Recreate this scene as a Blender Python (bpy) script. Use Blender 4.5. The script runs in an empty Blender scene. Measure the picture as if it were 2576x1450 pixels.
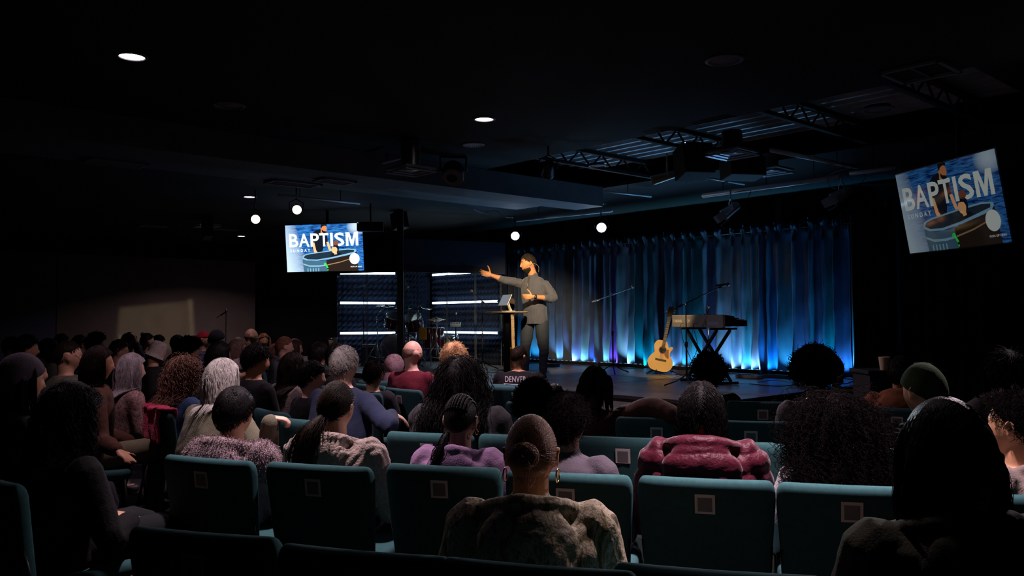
import bpy, math, random
import numpy as np
from mathutils import Vector, Matrix
R_ = math.radians
S = bpy.context.scene
COL = S.collection

# ---------------------------------------------------------------- camera
FPX = 2100.0; CAMZ = 1.52; PITCH = math.atan(75 / 2100.0); ROLL = 0.006
_F = np.array([0, math.cos(PITCH), math.sin(PITCH)])
_U0 = np.array([0, -math.sin(PITCH), math.cos(PITCH)]); _R0 = np.array([1.0, 0, 0])
_U = _U0 * math.cos(ROLL) + _R0 * math.sin(ROLL); _R = _R0 * math.cos(ROLL) - _U0 * math.sin(ROLL)
CAM = np.array([0, 0, CAMZ])
cd = bpy.data.cameras.new('camera'); cam = bpy.data.objects.new('camera', cd); COL.objects.link(cam)
cd.sensor_width = 36.0; cd.lens = 36.0 * FPX / 2576.0; cd.clip_start = 0.05; cd.clip_end = 100
cam.matrix_world = Matrix(((_R[0], _U[0], -_F[0], 0), (_R[1], _U[1], -_F[1], 0), (_R[2], _U[2], -_F[2], CAMZ), (0, 0, 0, 1)))
S.camera = cam

# ---------------------------------------------------------------- world and exposure
w = bpy.data.worlds.new('world'); S.world = w; w.use_nodes = True
w.node_tree.nodes['Background'].inputs[0].default_value = (0.55, 0.5, 0.7, 1)
w.node_tree.nodes['Background'].inputs[1].default_value = 0.0
S.view_settings.view_transform = 'Standard'; S.view_settings.look = 'None'
S.view_settings.gamma = 1.0; S.view_settings.use_curve_mapping = False
S.view_settings.exposure = 0.0
S.cycles.max_bounces = 6; S.cycles.diffuse_bounces = 2; S.cycles.glossy_bounces = 3
S.cycles.transparent_max_bounces = 8; S.cycles.sample_clamp_indirect = 3.0
try: S.cycles.use_denoising = True
except Exception: pass

def ray(px, py):
    return _F + _R * ((px - 1288) / FPX) - _U * ((py - 725) / FPX)
def at(px, py, d):            # the point seen at this pixel, d metres in front
    r = ray(px, py); return CAM + r * (d / r[1])
def atz(px, py, z):           # the point seen at this pixel at height z
    r = ray(px, py); return CAM + r * ((z - CAMZ) / r[2])
UD = np.array([.67, -.742, 0.]); VD = np.array([.742, .67, 0.])   # room axes: along the back curtain, and towards the stage
CEIL = 3.4; STAGE = 0.63

def lamp(name, kind, loc, target=None, energy=10, color=(1, 1, 1), size=.1, angle=60, blend=.4):
    l = bpy.data.lights.new(name, kind); l.energy = energy; l.color = color
    if kind == 'SPOT': l.spot_size = R_(angle); l.spot_blend = blend; l.shadow_soft_size = size
    elif kind == 'AREA': l.shape = 'DISK'; l.size = size; l.spread = R_(angle)
    else: l.shadow_soft_size = size
    o = bpy.data.objects.new(name, l); COL.objects.link(o); o.location = Vector(loc)
    if target is not None:
        o.rotation_euler = (Vector(target) - Vector(loc)).to_track_quat('-Z', 'Y').to_euler()
    return o

# ---------------------------------------------------------------- lights of the room
SPK = at(1340, 725, 12.45)                                   # the speaker's chest
PINK = (1.0, .69, .83)
CANS = [((332, 141), 30), ((1218, 299), 140), ((628, 495), 22), ((607, 594), 60)]
can_pos = [atz(p[0], p[1], CEIL) for p, e in CANS] + [np.array([-1.0, 4.55, CEIL]), np.array([1.05, 3.45, CEIL])]
can_en = [e for p, e in CANS] + [560, 1120]
for p, e in zip(can_pos, can_en):
    if e < 400: lamp('ceiling_lamp', 'AREA', (p[0], p[1], p[2] - .012), (p[0], p[1], 0), e * .55, PINK, .17, 140)
    else: lamp('ceiling_lamp', 'SPOT', (p[0], p[1], p[2] - .02), (p[0], p[1] - .12, 0), e, (1, .80, .87), .07, 60 if e > 1000 else 64, .85)
BACK1 = at(1296, 594, 13.4); BACK2 = at(1513, 573, 12.5)
lamp('backlight_lamp', 'SPOT', BACK1 + np.array([0, -.10, -.02]), (-1.2, 4.2, .2), 200, (.80, .94, 1), .07, 27, .7)
lamp('backlight_lamp', 'SPOT', BACK2 + np.array([0, -.10, -.02]), (.95, 3.4, .3), 500, (.76, .93, 1), .07, 29, .8)
FRESA = at(643, 552, 12.0); FRESB = at(747, 528, 11.6)
KEY = atz(1680, 448, 3.12)
SIDE = np.array([4.05, 6.2, 3.14])
lamp('side_lamp', 'SPOT', SIDE + np.array([-.12, -.08, -.06]), (.7, 3.6, .8), 420, (1, .80, .88), .07, 66, .9)
FOH = atz(1378, 436, 3.12)
lamp('front_lamp', 'SPOT', FOH + np.array([-.02, .16, -.07]), SPK + np.array([-.02, 0, .0]), 1000, (1, .70, .36), .05, 33, .8)
lamp('front_lamp', 'SPOT', KEY + np.array([.0, .16, -.1]), at(1690, 860, 12.4), 430, (1, .68, .32), .05, 25, .7)
lamp('fresnel_lamp', 'SPOT', FRESA + np.array([.14, .05, -.05]), SPK + np.array([-.35, 0, .42]), 130, (1, .62, .24), .05, 15, .5)
lamp('fresnel_lamp', 'SPOT', FRESB + np.array([.14, .05, -.05]), SPK + np.array([-.1, 0, .1]), 90, (1, .66, .30), .05, 15, .5)

# ---------------------------------------------------------------- mesh helpers
def unit(v):
    v = np.asarray(v, float); return v / (np.linalg.norm(v) + 1e-12)
class Geo:
    def __init__(s): s.V = []; s.F = []; s.n = 0
    def add(s, V, F):
        V = np.asarray(V, float)
        s.V.append(V)
        for f in F:
            f = np.asarray(f, int)
            if len(f): s.F.append(f + s.n)
        s.n += len(V); return s
    def out(s): return np.concatenate(s.V), s.F
def to_mesh(name, V, F, smooth=True):
    me = bpy.data.meshes.new(name)
    me.vertices.add(len(V)); me.vertices.foreach_set('co', np.asarray(V, np.float32).ravel())
    loops = np.concatenate([f.ravel() for f in F]); sizes = np.concatenate([np.full(len(f), f.shape[1]) for f in F])
    me.loops.add(len(loops)); me.loops.foreach_set('vertex_index', loops.astype(np.int32))
    me.polygons.add(len(sizes))
    me.polygons.foreach_set('loop_start', np.concatenate([[0], np.cumsum(sizes)[:-1]]).astype(np.int32))
    me.polygons.foreach_set('loop_total', sizes.astype(np.int32))
    me.polygons.foreach_set('use_smooth', np.full(len(sizes), smooth))
    me.update(calc_edges=True); me.validate(); return me
def wmat(o):
    M = Matrix.Translation(o.location) @ o.rotation_euler.to_matrix().to_4x4()
    return wmat(o.parent) @ o.matrix_parent_inverse @ M if o.parent else M
def obj(name, geo, mat, parent=None, smooth=False, bevel=0, world=False):
    V, F = geo.out() if isinstance(geo, Geo) else geo
    me = to_mesh(name, V, F, smooth); me.materials.append(mat)
    o = bpy.data.objects.new(name, me); COL.objects.link(o)
    if parent is not None:
        o.parent = parent
        if world: o.matrix_parent_inverse = wmat(parent).inverted()
    if bevel:
        b = o.modifiers.new('bevel', 'BEVEL'); b.width = bevel; b.segments = 2; b.limit_method = 'ANGLE'
    return o
def tag(o, label, cat, group=None, kind=None):
    o['label'] = label
    if cat: o['category'] = cat
    if group: o['group'] = group
    if kind: o['kind'] = kind
    return o
def empty(name, loc, rotz=0, label=None, cat=None, group=None):
    o = bpy.data.objects.new(name, None); COL.objects.link(o); o.empty_display_size = .1
    o.location = Vector(loc); o.rotation_euler = (0, 0, rotz)
    if label: tag(o, label, cat, group)
    return o
def struct(name, geo, mat, smooth=False):
    o = obj(name, geo, mat, None, smooth); o['kind'] = 'structure'; return o
def copy_tree(o, parent=None):
    c = o.copy(); COL.objects.link(c); c.parent = parent
    for ch in [x for x in o.children]: copy_tree(ch, c)
    return c

def box(c, s, rot=None):
    c = np.asarray(c, float); h = np.asarray(s, float) / 2
    V = np.array([[x, y, z] for x in (-1, 1) for y in (-1, 1) for z in (-1, 1)]) * h
    if rot is not None: V = V @ np.asarray(rot).T
    return V + c, [np.array([[0, 1, 3, 2], [4, 6, 7, 5], [0, 4, 5, 1], [2, 3, 7, 6], [0, 2, 6, 4], [1, 5, 7, 3]])]
def rz(a):
    c, s = math.cos(a), math.sin(a); return np.array([[c, -s, 0], [s, c, 0], [0, 0, 1.]])
def rx(a):
    c, s = math.cos(a), math.sin(a); return np.array([[1, 0, 0], [0, c, -s], [0, s, c]])
def ry(a):
    c, s = math.cos(a), math.sin(a); return np.array([[c, 0, s], [0, 1, 0], [-s, 0, c]])
def loft(C, A, B, n=14, caps=True):
    C, A, B = (np.asarray(x, float) for x in (C, A, B)); K = len(C)
    t = np.linspace(0, 2 * math.pi, n, endpoint=False)
    V = C[:, None] + A[:, None] * np.cos(t)[None, :, None] + B[:, None] * np.sin(t)[None, :, None]
    V = V.reshape(-1, 3)
    i = np.arange(K - 1)[:, None] * n; j = np.arange(n)[None]; j2 = (j + 1) % n
    F = [np.stack([i + j, i + j2, i + n + j2, i + n + j], -1).reshape(-1, 4)]
    if caps:
        V = np.concatenate([V, C[:1], C[-1:]]); a = K * n; jj = np.arange(n); k2 = (jj + 1) % n
        F.append(np.stack([np.full(n, a), k2, jj], -1)); F.append(np.stack([np.full(n, a + 1), (K - 1) * n + jj, (K - 1) * n + k2], -1))
    return V, F
def frames(P):
    P = np.asarray(P, float); T = np.gradient(P, axis=0); T /= np.linalg.norm(T, axis=1)[:, None] + 1e-12
    a = np.array([0, 0, 1.]) if abs(T[0][2]) < .9 else np.array([1., 0, 0])
    N = []; u = unit(np.cross(T[0], a))
    for t in T:
        u = unit(u - t * (u @ t)); N.append(u)
    N = np.array(N); return T, N, np.cross(T, N)
def tube(P, r, n=8, flat=1.0):
    P = np.asarray(P, float); r = np.broadcast_to(np.asarray(r, float), (len(P),))
    T, N, B = frames(P); return loft(P, N * r[:, None], B * r[:, None] * flat, n)
def smooth_path(P, r, k=4):
    P = np.asarray(P, float); r = np.asarray(r, float); n = len(P)
    Q = []; q = []
    E = np.concatenate([[2 * P[0] - P[1]], P, [2 * P[-1] - P[-2]]])
    for i in range(n - 1):
        p0, p1, p2, p3 = E[i:i + 4]
        for t in np.linspace(0, 1, k, endpoint=False):
            Q.append(.5 * (2 * p1 + (p2 - p0) * t + (2 * p0 - 5 * p1 + 4 * p2 - p3) * t * t + (3 * p1 - p0 - 3 * p2 + p3) * t ** 3))
            q.append(r[i] * (1 - t) + r[i + 1] * t)
    Q.append(P[-1]); q.append(r[-1]); return np.array(Q), np.array(q)
def limb(P, r, n=12, k=4, flat=1.0):
    P, r = smooth_path(P, r, k)
    d0 = unit(P[0] - P[1]); d1 = unit(P[-1] - P[-2])
    P = np.concatenate([[P[0] + d0 * r[0] * .85, P[0] + d0 * r[0] * .5], P, [P[-1] + d1 * r[-1] * .5, P[-1] + d1 * r[-1] * .85]])
    r = np.concatenate([[r[0] * .35, r[0] * .8], r, [r[-1] * .8, r[-1] * .35]])
    return tube(P, r, n, flat)
def ball(c, rad, n=16, m=10, rot=None):
    rad = np.broadcast_to(np.asarray(rad, float), (3,))
    z = -np.cos(np.linspace(0.12, math.pi - .12, m)); s = np.sqrt(1 - z * z)
    C = np.stack([z * 0, z * 0, z * rad[2]], -1)
    A = np.stack([s * rad[0], s * 0, s * 0], -1); B = np.stack([s * 0, s * rad[1], s * 0], -1)
    V, F = loft(C, A, B, n); 
    if rot is not None: V = V @ np.asarray(rot).T
    return V + np.asarray(c), F
def lathe(prof, o=(0, 0, 0), ax=(0, 0, 1), n=24):
    ax = unit(ax); a = unit(np.cross(ax, (0, 1, 0) if abs(ax[1]) < .9 else (1, 0, 0))); b = np.cross(ax, a)
    o = np.asarray(o, float); C = [o + ax * z for r, z in prof]
    return loft(C, [a * r for r, z in prof], [b * r for r, z in prof], n)
def rod(a, b, r, n=8): return tube([a, (np.asarray(a) + np.asarray(b)) / 2, b], r, n)
def strands(P, r, n=3):
    N, K, _ = P.shape
    T = np.gradient(P, axis=1); T /= np.linalg.norm(T, axis=2, keepdims=True) + 1e-9
    a = np.random.RandomState(1).randn(N, 1, 3); u = np.cross(T, a + 0 * T); u /= np.linalg.norm(u, axis=2, keepdims=True) + 1e-9
    v = np.cross(T, u); r = np.broadcast_to(np.asarray(r, float), (N, K))
    t = np.linspace(0, 2 * math.pi, n, endpoint=False)
    V = P[:, :, None] + (u[:, :, None] * np.cos(t)[:, None] + v[:, :, None] * np.sin(t)[:, None]) * r[:, :, None, None]
    V = V.reshape(-1, 3); b = (np.arange(N)[:, None, None] * K + np.arange(K - 1)[None, :, None]) * n; j = np.arange(n)[None, None]; j2 = (j + 1) % n
    F = np.stack([b + j, b + j2, b + n + j2, b + n + j], -1).reshape(-1, 4)
    return V, [F]
def poly(pts):
    pts = np.asarray(pts, float); return pts, [np.arange(len(pts))[None]]
def wave(P, seed=0, k=5, f=10.0):
    rs = np.random.RandomState(seed); o = np.zeros(len(P)); Q = P.copy()
    for i in range(k):
        d = rs.randn(3); d /= np.linalg.norm(d); ph = rs.rand() * 6.28; ff = f * (0.7 + .9 * rs.rand())
        o += np.sin(Q @ d * ff + ph + 1.3 * np.sin(Q @ rs.randn(3) * ff * .35))
    return o / k

# ---------------------------------------------------------------- materials
_M = {}
def mat(key, color=(.5, .5, .5), rough=.6, metal=0, bump=None, vary=None, emit=None, spec=.35, sheen=0, coat=0, weave=None):
    if key in _M: return _M[key]
    m = bpy.data.materials.new(key); m.use_nodes = True; nt = m.node_tree; b = nt.nodes['Principled BSDF']
    b.inputs['Base Color'].default_value = (*color, 1); b.inputs['Roughness'].default_value = rough
    b.inputs['Metallic'].default_value = metal; b.inputs['Specular IOR Level'].default_value = spec
    if sheen: b.inputs['Sheen Weight'].default_value = sheen; b.inputs['Sheen Roughness'].default_value = .4
    if coat: b.inputs['Coat Weight'].default_value = coat; b.inputs['Coat Roughness'].default_value = .08
    if emit: b.inputs['Emission Color'].default_value = (*emit[0], 1); b.inputs['Emission Strength'].default_value = emit[1]
    L = nt.links.new
    if bump or vary:
        tc = nt.nodes.new('ShaderNodeTexCoord')
    if vary:      # (scale, amount)
        n = nt.nodes.new('ShaderNodeTexNoise'); n.inputs['Scale'].default_value = vary[0]; n.inputs['Detail'].default_value = 4
        L(tc.outputs['Object'], n.inputs['Vector'])
        r = nt.nodes.new('ShaderNodeMapRange'); r.inputs[1].default_value = .3; r.inputs[2].default_value = .7
        r.inputs[3].default_value = 1 - vary[1]; r.inputs[4].default_value = 1 + vary[1]; L(n.outputs[0], r.inputs[0])
        x = nt.nodes.new('ShaderNodeVectorMath'); x.operation = 'SCALE'; x.inputs[0].default_value = color
        L(r.outputs[0], x.inputs['Scale']); L(x.outputs[0], b.inputs['Base Color'])
    if bump:      # (scale, strength, kind)
        if len(bump) > 2 and bump[2] == 'wave':
            n = nt.nodes.new('ShaderNodeTexWave'); n.inputs['Distortion'].default_value = 1.5
        elif len(bump) > 2 and bump[2] == 'vor': n = nt.nodes.new('ShaderNodeTexVoronoi')
        else: n = nt.nodes.new('ShaderNodeTexNoise'); n.inputs['Detail'].default_value = 3
        n.inputs['Scale'].default_value = bump[0]; L(tc.outputs['Object'], n.inputs['Vector'])
        k = nt.nodes.new('ShaderNodeBump'); k.inputs['Strength'].default_value = bump[1]; k.inputs['Distance'].default_value = .02
        L(n.outputs[0], k.inputs['Height']); L(k.outputs[0], b.inputs['Normal'])
    _M[key] = m; return m
def emis(key, color, strength):
    if key in _M: return _M[key]
    m = bpy.data.materials.new(key); m.use_nodes = True; nt = m.node_tree; nt.nodes.clear()
    o = nt.nodes.new('ShaderNodeOutputMaterial'); e = nt.nodes.new('ShaderNodeEmission')
    e.inputs[0].default_value = (*color, 1); e.inputs[1].default_value = strength; nt.links.new(e.outputs[0], o.inputs[0])
    _M[key] = m; return m
BLACK = mat('black_metal', (.02, .02, .022), .45, .3)
BLKP = mat('black_paint', (.012, .012, .013), .7, vary=(6, .2))
CHROME = mat('chrome', (.75, .78, .82), .18, 1)
WHITE = mat('white_plastic', (.75, .75, .72), .4)
RUBBER = mat('rubber', (.01, .01, .01), .8)

def textmesh(s, width, height, bold=0.0, center=True):
    c = bpy.data.curves.new('t', 'FONT'); c.body = s; c.offset = bold; c.space_character = 1 + bold * 4; c.resolution_u = 3
    o = bpy.data.objects.new('t', c); COL.objects.link(o)
    dg = bpy.context.evaluated_depsgraph_get(); me = bpy.data.meshes.new_from_object(o.evaluated_get(dg))
    V = np.array([v.co[:] for v in me.vertices]); F = [tuple(p.vertices) for p in me.polygons]
    bpy.data.objects.remove(o); bpy.data.curves.remove(c); bpy.data.meshes.remove(me)
    lo, hi = V.min(0), V.max(0); V = V - (lo + hi) / 2
    V[:, 0] *= width / (hi[0] - lo[0]); V[:, 1] *= height / (hi[1] - lo[1])
    by = {}
    for f in F: by.setdefault(len(f), []).append(f)
    return V, [np.array(x) for x in by.values()]
# ---------------------------------------------------------------- the room shell
m_floor = mat('carpet', (.012, .012, .014), .9, bump=(90, .3), vary=(3, .25))
m_ceil = mat('black_ceiling', (.006, .006, .007), .9, vary=(2, .3))
g = Geo(); g.add(*box((0, 11, -.05), (34, 28, .1))); struct('floor', g, m_floor)
g = Geo(); g.add(*box((0, 11, CEIL + .05 + .35), (34, 28, .1)))
# lay-in ceiling with open bay over the stage: slab strips around the opening, in room axes
def uv(u, v, z): return UD * u + VD * v + np.array([0, 0, z])
def toruv(p): return p[0] * UD[0] + p[1] * UD[1], p[0] * VD[0] + p[1] * VD[1]
RUV = np.array([UD, VD, (0, 0, 1)]).T * np.array([1, 1, 1])
def uvbox(u0, u1, v0, v1, z0, z1):
    c = uv((u0 + u1) / 2, (v0 + v1) / 2, (z0 + z1) / 2); return box(c, (abs(u1 - u0), abs(v1 - v0), abs(z1 - z0)), np.array([UD, VD, (0, 0, 1.)]).T)
OU0, OU1 = -8.2, -2.3; OV0, OV1 = 6.8, 9.1
g.add(*uvbox(-26, OU0, -12, 26, CEIL, CEIL + .05)); g.add(*uvbox(OU1, 16, -12, 26, CEIL, CEIL + .05))
g.add(*uvbox(OU0, OU1, -12, OV0, CEIL, CEIL + .05)); g.add(*uvbox(OU0, OU1, OV1, 26, CEIL, CEIL + .05))
struct('ceiling', g, m_ceil)
m_deck = mat('steel_deck', (.55, .57, .60), .5, .2, vary=(5, .2))
g = Geo()
for i in range(11):
    v = OV0 + .1 + i * .2; g.add(*uvbox(OU0, OU1, v, v + .045, CEIL + .26, CEIL + .32))
o = struct('trim_1', g, m_deck); o['label'] = 'ribs of the steel roof deck above the stage'
g = Geo()
for u in (-7.2, -5.7, -4.2, -3.0):
    g.add(*uvbox(u, u + .06, OV0, OV1, CEIL + .20, CEIL + .25)); g.add(*uvbox(u, u + .05, OV0, OV1, CEIL + .02, CEIL + .06))
    n = 11
    for i in range(n):
        v0 = OV0 + (OV1 - OV0) * i / n; v1 = OV0 + (OV1 - OV0) * (i + 1) / n
        a, b = (CEIL + .04, CEIL + .22) if i % 2 else (CEIL + .22, CEIL + .04)
        g.add(*rod(uv(u + .025, v0, a), uv(u + .025, v1, b), .012, 6))
o = struct('trim_2', g, BLKP); o['label'] = 'dark open web roof joists over the stage'
# bulkhead beam
m_beam = mat('dark_gypsum', (.10, .105, .12), .8, vary=(4, .15))
a = atz(230, 404, 3.12); b = atz(1470, 517, 3.12)
ua, va = toruv(a); ub, vb = toruv(b); um = (ua + ub) / 2
g = Geo(); g.add(*uvbox(um - .02, um + .52, min(va, vb) - 3, max(va, vb) + .3, 3.12, CEIL)); g.add(*uvbox(um - 1.0, um - .20, min(va, vb) - 3, max(va, vb), 3.20, CEIL))
o = struct('trim_3', g, m_beam)
# walls
m_wg = mat('grey_wall', (.20, .165, .135), .85, bump=(60, .1), vary=(2, .12)); m_wb = mat('blue_grey_wall', (.12, .13, .20), .85, bump=(60, .1))
m_wk = mat('black_wall', (.008, .008, .009), .9, vary=(3, .3))
WL = np.array([-6.77, 22.0, 0]);
def wallseg(p, q, z0, z1, t=.12):
    p = np.array(p, float); q = np.array(q, float); d = unit(q - p); n = np.array([-d[1], d[0], 0])
    c = (p + q) / 2 + n * t / 2; return box((c[0], c[1], (z0 + z1) / 2), (np.linalg.norm(q - p), t, z1 - z0), np.array([d, n, (0, 0, 1)]).T)
q = WL - VD * 4.72
struct('wall_left', Geo().add(*wallseg(q, WL, 0, CEIL)), m_wg)
struct('wall_far_left', Geo().add(*wallseg(q - VD * 9, q - VD * .02, 0, CEIL)), m_wb)
sof = Geo(); sof.add(*wallseg(q - VD * 9, WL + VD * 5, 3.04, CEIL + .02, -.10)); struct('trim_4', sof, m_wk)
struct('wall_back', Geo().add(*wallseg(WL + np.array([.02, .3, 0]), (3.2, 22.3, 0), 0, CEIL)), m_wk)
cr = np.array([4.88, 11.9, 0])
struct('wall_right', Geo().add(*wallseg(cr - UD * 13.6 + VD * .45, cr + UD * 7 + VD * .45, 0, CEIL)), m_wk)
struct('wall_front', Geo().add(*box((0, -2.9, 1.7), (34, .12, 3.4))), m_wk)
struct('wall_far_right', Geo().add(*box((12, 5, 1.7), (.12, 20, 3.4))), m_wk)

# ---------------------------------------------------------------- stage
m_st = mat('stage_floor', (.13, .13, .135), .36, vary=(2.5, .35), bump=(14, .05))
K = np.array([2.05, 8.6, 0.])
def K_(a, b): return K - UD * a + VD * b      # a along the front edge to the left, b towards the curtain
g = Geo()
pts = [K_(0, 0), K_(13.2, 0), K_(13.2, 4.68), K_(0, 4.68)]
top = [p + np.array([0, 0, STAGE]) for p in pts]; bot = [p for p in pts]
V = np.array(top + bot); F = [np.array([[0, 3, 2, 1], [4, 5, 6, 7], [0, 1, 5, 4], [1, 2, 6, 5], [2, 3, 7, 6], [3, 0, 4, 7]])]
g.add(V, F); stage = obj('stage_platform', g, m_st); tag(stage, 'low dark stage platform with a scuffed painted deck in front of the blue curtain', 'stage')
# seams between deck panels and the nosing strip on the edge
g = Geo()
m_tape = mat('pale_tape', (.30, .27, .2), .5)
for b_ in (1.22, 2.44): g.add(*wallseg(K_(0, b_) + 0, K_(9, b_), STAGE + .0005, STAGE + .003, .012))
for a_ in (2.44, 4.88): g.add(*wallseg(K_(a_, .0), K_(a_, 4.6), STAGE + .0005, STAGE + .003, .010))
sm = obj('panel_seam', g, m_tape, stage); sm['label'] = 'pale taped seam between deck panels'
g = Geo(); g.add(*wallseg(K_(0, 0) + [0, 0, 0], K_(13.2, 0), STAGE - .03, STAGE + .006, .03)); g.add(*wallseg(K_(0, .0), K_(0, 4.6), STAGE - .03, STAGE + .006, -.03))
obj('edge_trim', g, BLACK, stage)

# ---------------------------------------------------------------- curtains
m_cur = mat('curtain_cloth', (.060, .085, .15), .85, bump=(220, .25), vary=(5, .18))
m_hem = m_cur
CTOP = 2.95
def curtain(s0, s1, label, seed, mat_, flare=0.0, gather=0.0, z0=STAGE + .02, z1=CTOP, off=0.0, amp=.075, name='stage_curtain'):
    """drape from s0 to s1 metres left of the right end of the rail"""
    rs = np.random.RandomState(seed); W = s1 - s0; nu = int(W * 90); nz = 36
    s = np.linspace(0, 1, nu); zz = np.linspace(0, 1, nz)
    nf = max(3, int(W * 5.2)); ph = np.cumsum(.6 + rs.rand(nf + 2)); ph = (ph - ph[0]) / (ph[-2] - ph[0])
    kk = np.interp(s, ph, np.arange(len(ph))); am = np.interp(s, ph, .5 + .8 * rs.rand(len(ph)))
    V = []
    for iz, t in enumerate(zz):        # t 0 bottom 1 top
        z = z0 + (z1 - z0) * t
        sag = 0.012 * np.sin(kk * 6.28 + 1) * (t < .03)
        a = amp * am * (1.25 - .55 * t)
        y = a * np.sin(kk * 2 * math.pi) + .35 * a * np.sin(kk * 4 * math.pi + 1 + 2 * (1 - t) * rs.rand() * .2) + .012 * np.sin(s * 31 + t * 7 + seed)
        y += .012 * np.sin(t * 23 + s * 17) * (1 - t)
        c = s0 + W * s
        mid = gather * (1 - t) ** 1.5 * np.sin(math.pi * s) * 0
        c = c - gather * (1 - t) ** 2 * (s - .5) * W + flare * (1 - t) * (s - .5)
        if t > .955:                   # ruffled heading above the rail pocket
            y = y + .03 * np.sin(kk * 2 * math.pi * 5 + seed) + .015 * np.sin(kk * 37); z = z + .03 * np.sin(kk * 2 * math.pi * 1.7 + seed) + .02 * np.sin(kk * 29)
        if .91 < t < .955: y = y * .45
        P = cr[None] - UD[None] * c[:, None] + VD[None] * (y + off)[:, None]; P[:, 2] = z + sag; V.append(P)
    V = np.array(V).reshape(-1, 3)
    i = (np.arange(nz - 1)[:, None] * nu + np.arange(nu - 1)[None]).ravel()
    F = [np.stack([i, i + 1, i + nu + 1, i + nu], -1)]
    o = obj(name, (V, F), mat_, None, True); so = o.modifiers.new('solid', 'SOLIDIFY'); so.thickness = .006; so.offset = 1
    return tag(o, label, 'curtain')
def s_of(px, v=0):      # metres left of the right end on the curtain line for a pixel column
    r = ray(px, 930); k = r[0] / r[1]; return (cr[0] - k * cr[1]) / (UD[0] - k * UD[1])
cuts = [(2141, 1868, 'right-hand end panel of the blue-lit stage curtain, brightest at its foot'),
        (1870, 1722, 'stage curtain panel hanging behind the keyboard'),
        (1724, 1600, 'stage curtain panel hanging behind the acoustic guitar'),
        (1606, 1497, 'purple-lit stage curtain panel behind the left-hand microphone stand'),
        (1510, 1384, 'stage curtain panel just right of the standing speaker'),
        (1386, 1283, 'narrow left-end stage curtain panel behind the standing speaker')]
for k, (p0, p1, lb) in enumerate(cuts): curtain(s_of(p0), s_of(p1), lb, 3 + k, m_cur, off=.015 * (k % 2), gather=.06 if k in (2, 3) else 0)
m_blk = mat('black_drape', (.016, .015, .016), .9, bump=(150, .2), sheen=.1)
curtain(-.25, -.03, 'slim black drape hanging at the right edge of the blue stage curtain', 21, m_blk, z0=STAGE + .02, z1=3.15, name='masking_drape')
curtain(-.58, -.27, 'short black drape standing on the stage edge right of the blue curtain', 27, m_blk, z0=STAGE + .02, z1=3.15, name='masking_drape')
curtain(-2.8, -.62, 'wide black masking drape under the right-hand screen', 22, m_blk, z0=.03, z1=3.2, off=.05, name='masking_drape')
curtain(-5.2, -2.82, 'black masking drape at the far right edge of the picture', 23, m_blk, z0=.03, z1=3.2, off=.08, name='masking_drape')
# curtain rail and uprights
rail = empty('curtain_rail', cr + np.array([0, 0, STAGE]), 0, 'thin metal pipe frame carrying the blue stage curtain', 'curtain rail')
obj('crossbar', Geo().add(*rod(cr + UD * .05 + VD * .02 + [0, 0, 2.86], cr - UD * 7.2 + VD * .02 + [0, 0, 2.86], .018)), BLACK, rail, True, world=True)
for s_ in (-.02, 3.0, 7.2):
    b_ = cr - UD * s_ + VD * (-.09 if s_ < 0 else .15)
    obj('upright', Geo().add(*rod(b_ + [0, 0, STAGE], b_ + [0, 0, 2.95], .016)).add(*box(b_ + [0, 0, STAGE + .006], (.3, .3, .012))), mat('grey_steel', (.25, .26, .28), .4, .7), rail, True, world=True)

# ---------------------------------------------------------------- uplights at the foot of the curtain
UPS = [(1330, (.1, .5, 1), 7), (1358, (.05, .6, 1), 7), (1382, (.1, .6, 1), 6), (1415, (.35, .55, .9), 10), (1456, (.45, .5, 1), 12), (1480, (.5, .85, 1), 8), (1505, (.1, .25, 1), 6), (1537, (.55, .9, 1), 7), (1556, (.5, .15, 1), 8), (1588, (.7, .85, 1), 11), (1600, (.3, .7, 1), 7), (1632, (.0, .6, .9), 9),
       (1700, (.35, .55, 1), 12), (1738, (.1, .6, .9), 8), (1772, (.05, .65, .95), 11), (1810, (.25, .4, 1), 8), (1848, (.6, .75, 1), 13), (1878, (.3, .5, 1), 9), (1897, (.1, .75, 1), 10), (1912, (.6, .65, 1), 10), (1950, (.02, .3, 1), 13), (1998, (.1, .5, .9), 11), (2050, (.15, .4, 1), 10), (2100, (.0, .55, .95), 11), (2128, (.1, .35, 1), 9)]
bars = [(1320, 1395), (1400, 1520), (1530, 1640), (1690, 1790), (1830, 1935), (1960, 2125)]
bl = ['behind the feet of the speaker', 'right of the standing speaker', 'behind the left-hand microphone stand', 'behind the guitar', 'behind the keyboard stand', 'at the right end of the curtain']
m_lens = emis('led_lens', (.4, .7, 1), .5)
for (p0, p1), lb in zip(bars, bl):
    a = cr - UD * s_of(p0) - VD * .24; b = cr - UD * s_of(p1) - VD * .24
    r_ = empty('light_bar', (a + b) / 2 + [0, 0, STAGE], 0, 'long black LED light bar on the stage floor ' + lb, 'stage light', 'LED bars along the foot of the curtain')
    d = unit(a - b); R3 = np.array([d, np.array([-d[1], d[0], 0]), (0, 0, 1)]).T; c = (a + b) / 2
    obj('housing', Geo().add(*box(c + [0, 0, STAGE + .042], (np.linalg.norm(a - b), .055, .06), R3)), BLACK, r_, bevel=.004, world=True)
    nn = int(np.linalg.norm(a - b) / .11)
    for i in range(nn):
        p = b + (a - b) * (i + .5) / nn; obj('lens', Geo().add(*lathe([(.022, 0), (.022, .004), (.001, .006)], p + [0, 0, STAGE + .073], n=10)), m_lens, r_, True, world=True)
    for e in (a, b):
        obj('end_bracket', Geo().add(*box((a + b) / 2 + (e - (a + b) / 2) * .97 + [0, 0, STAGE + .025], (.012, .09, .05), R3)), BLACK, r_, world=True)
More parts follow.
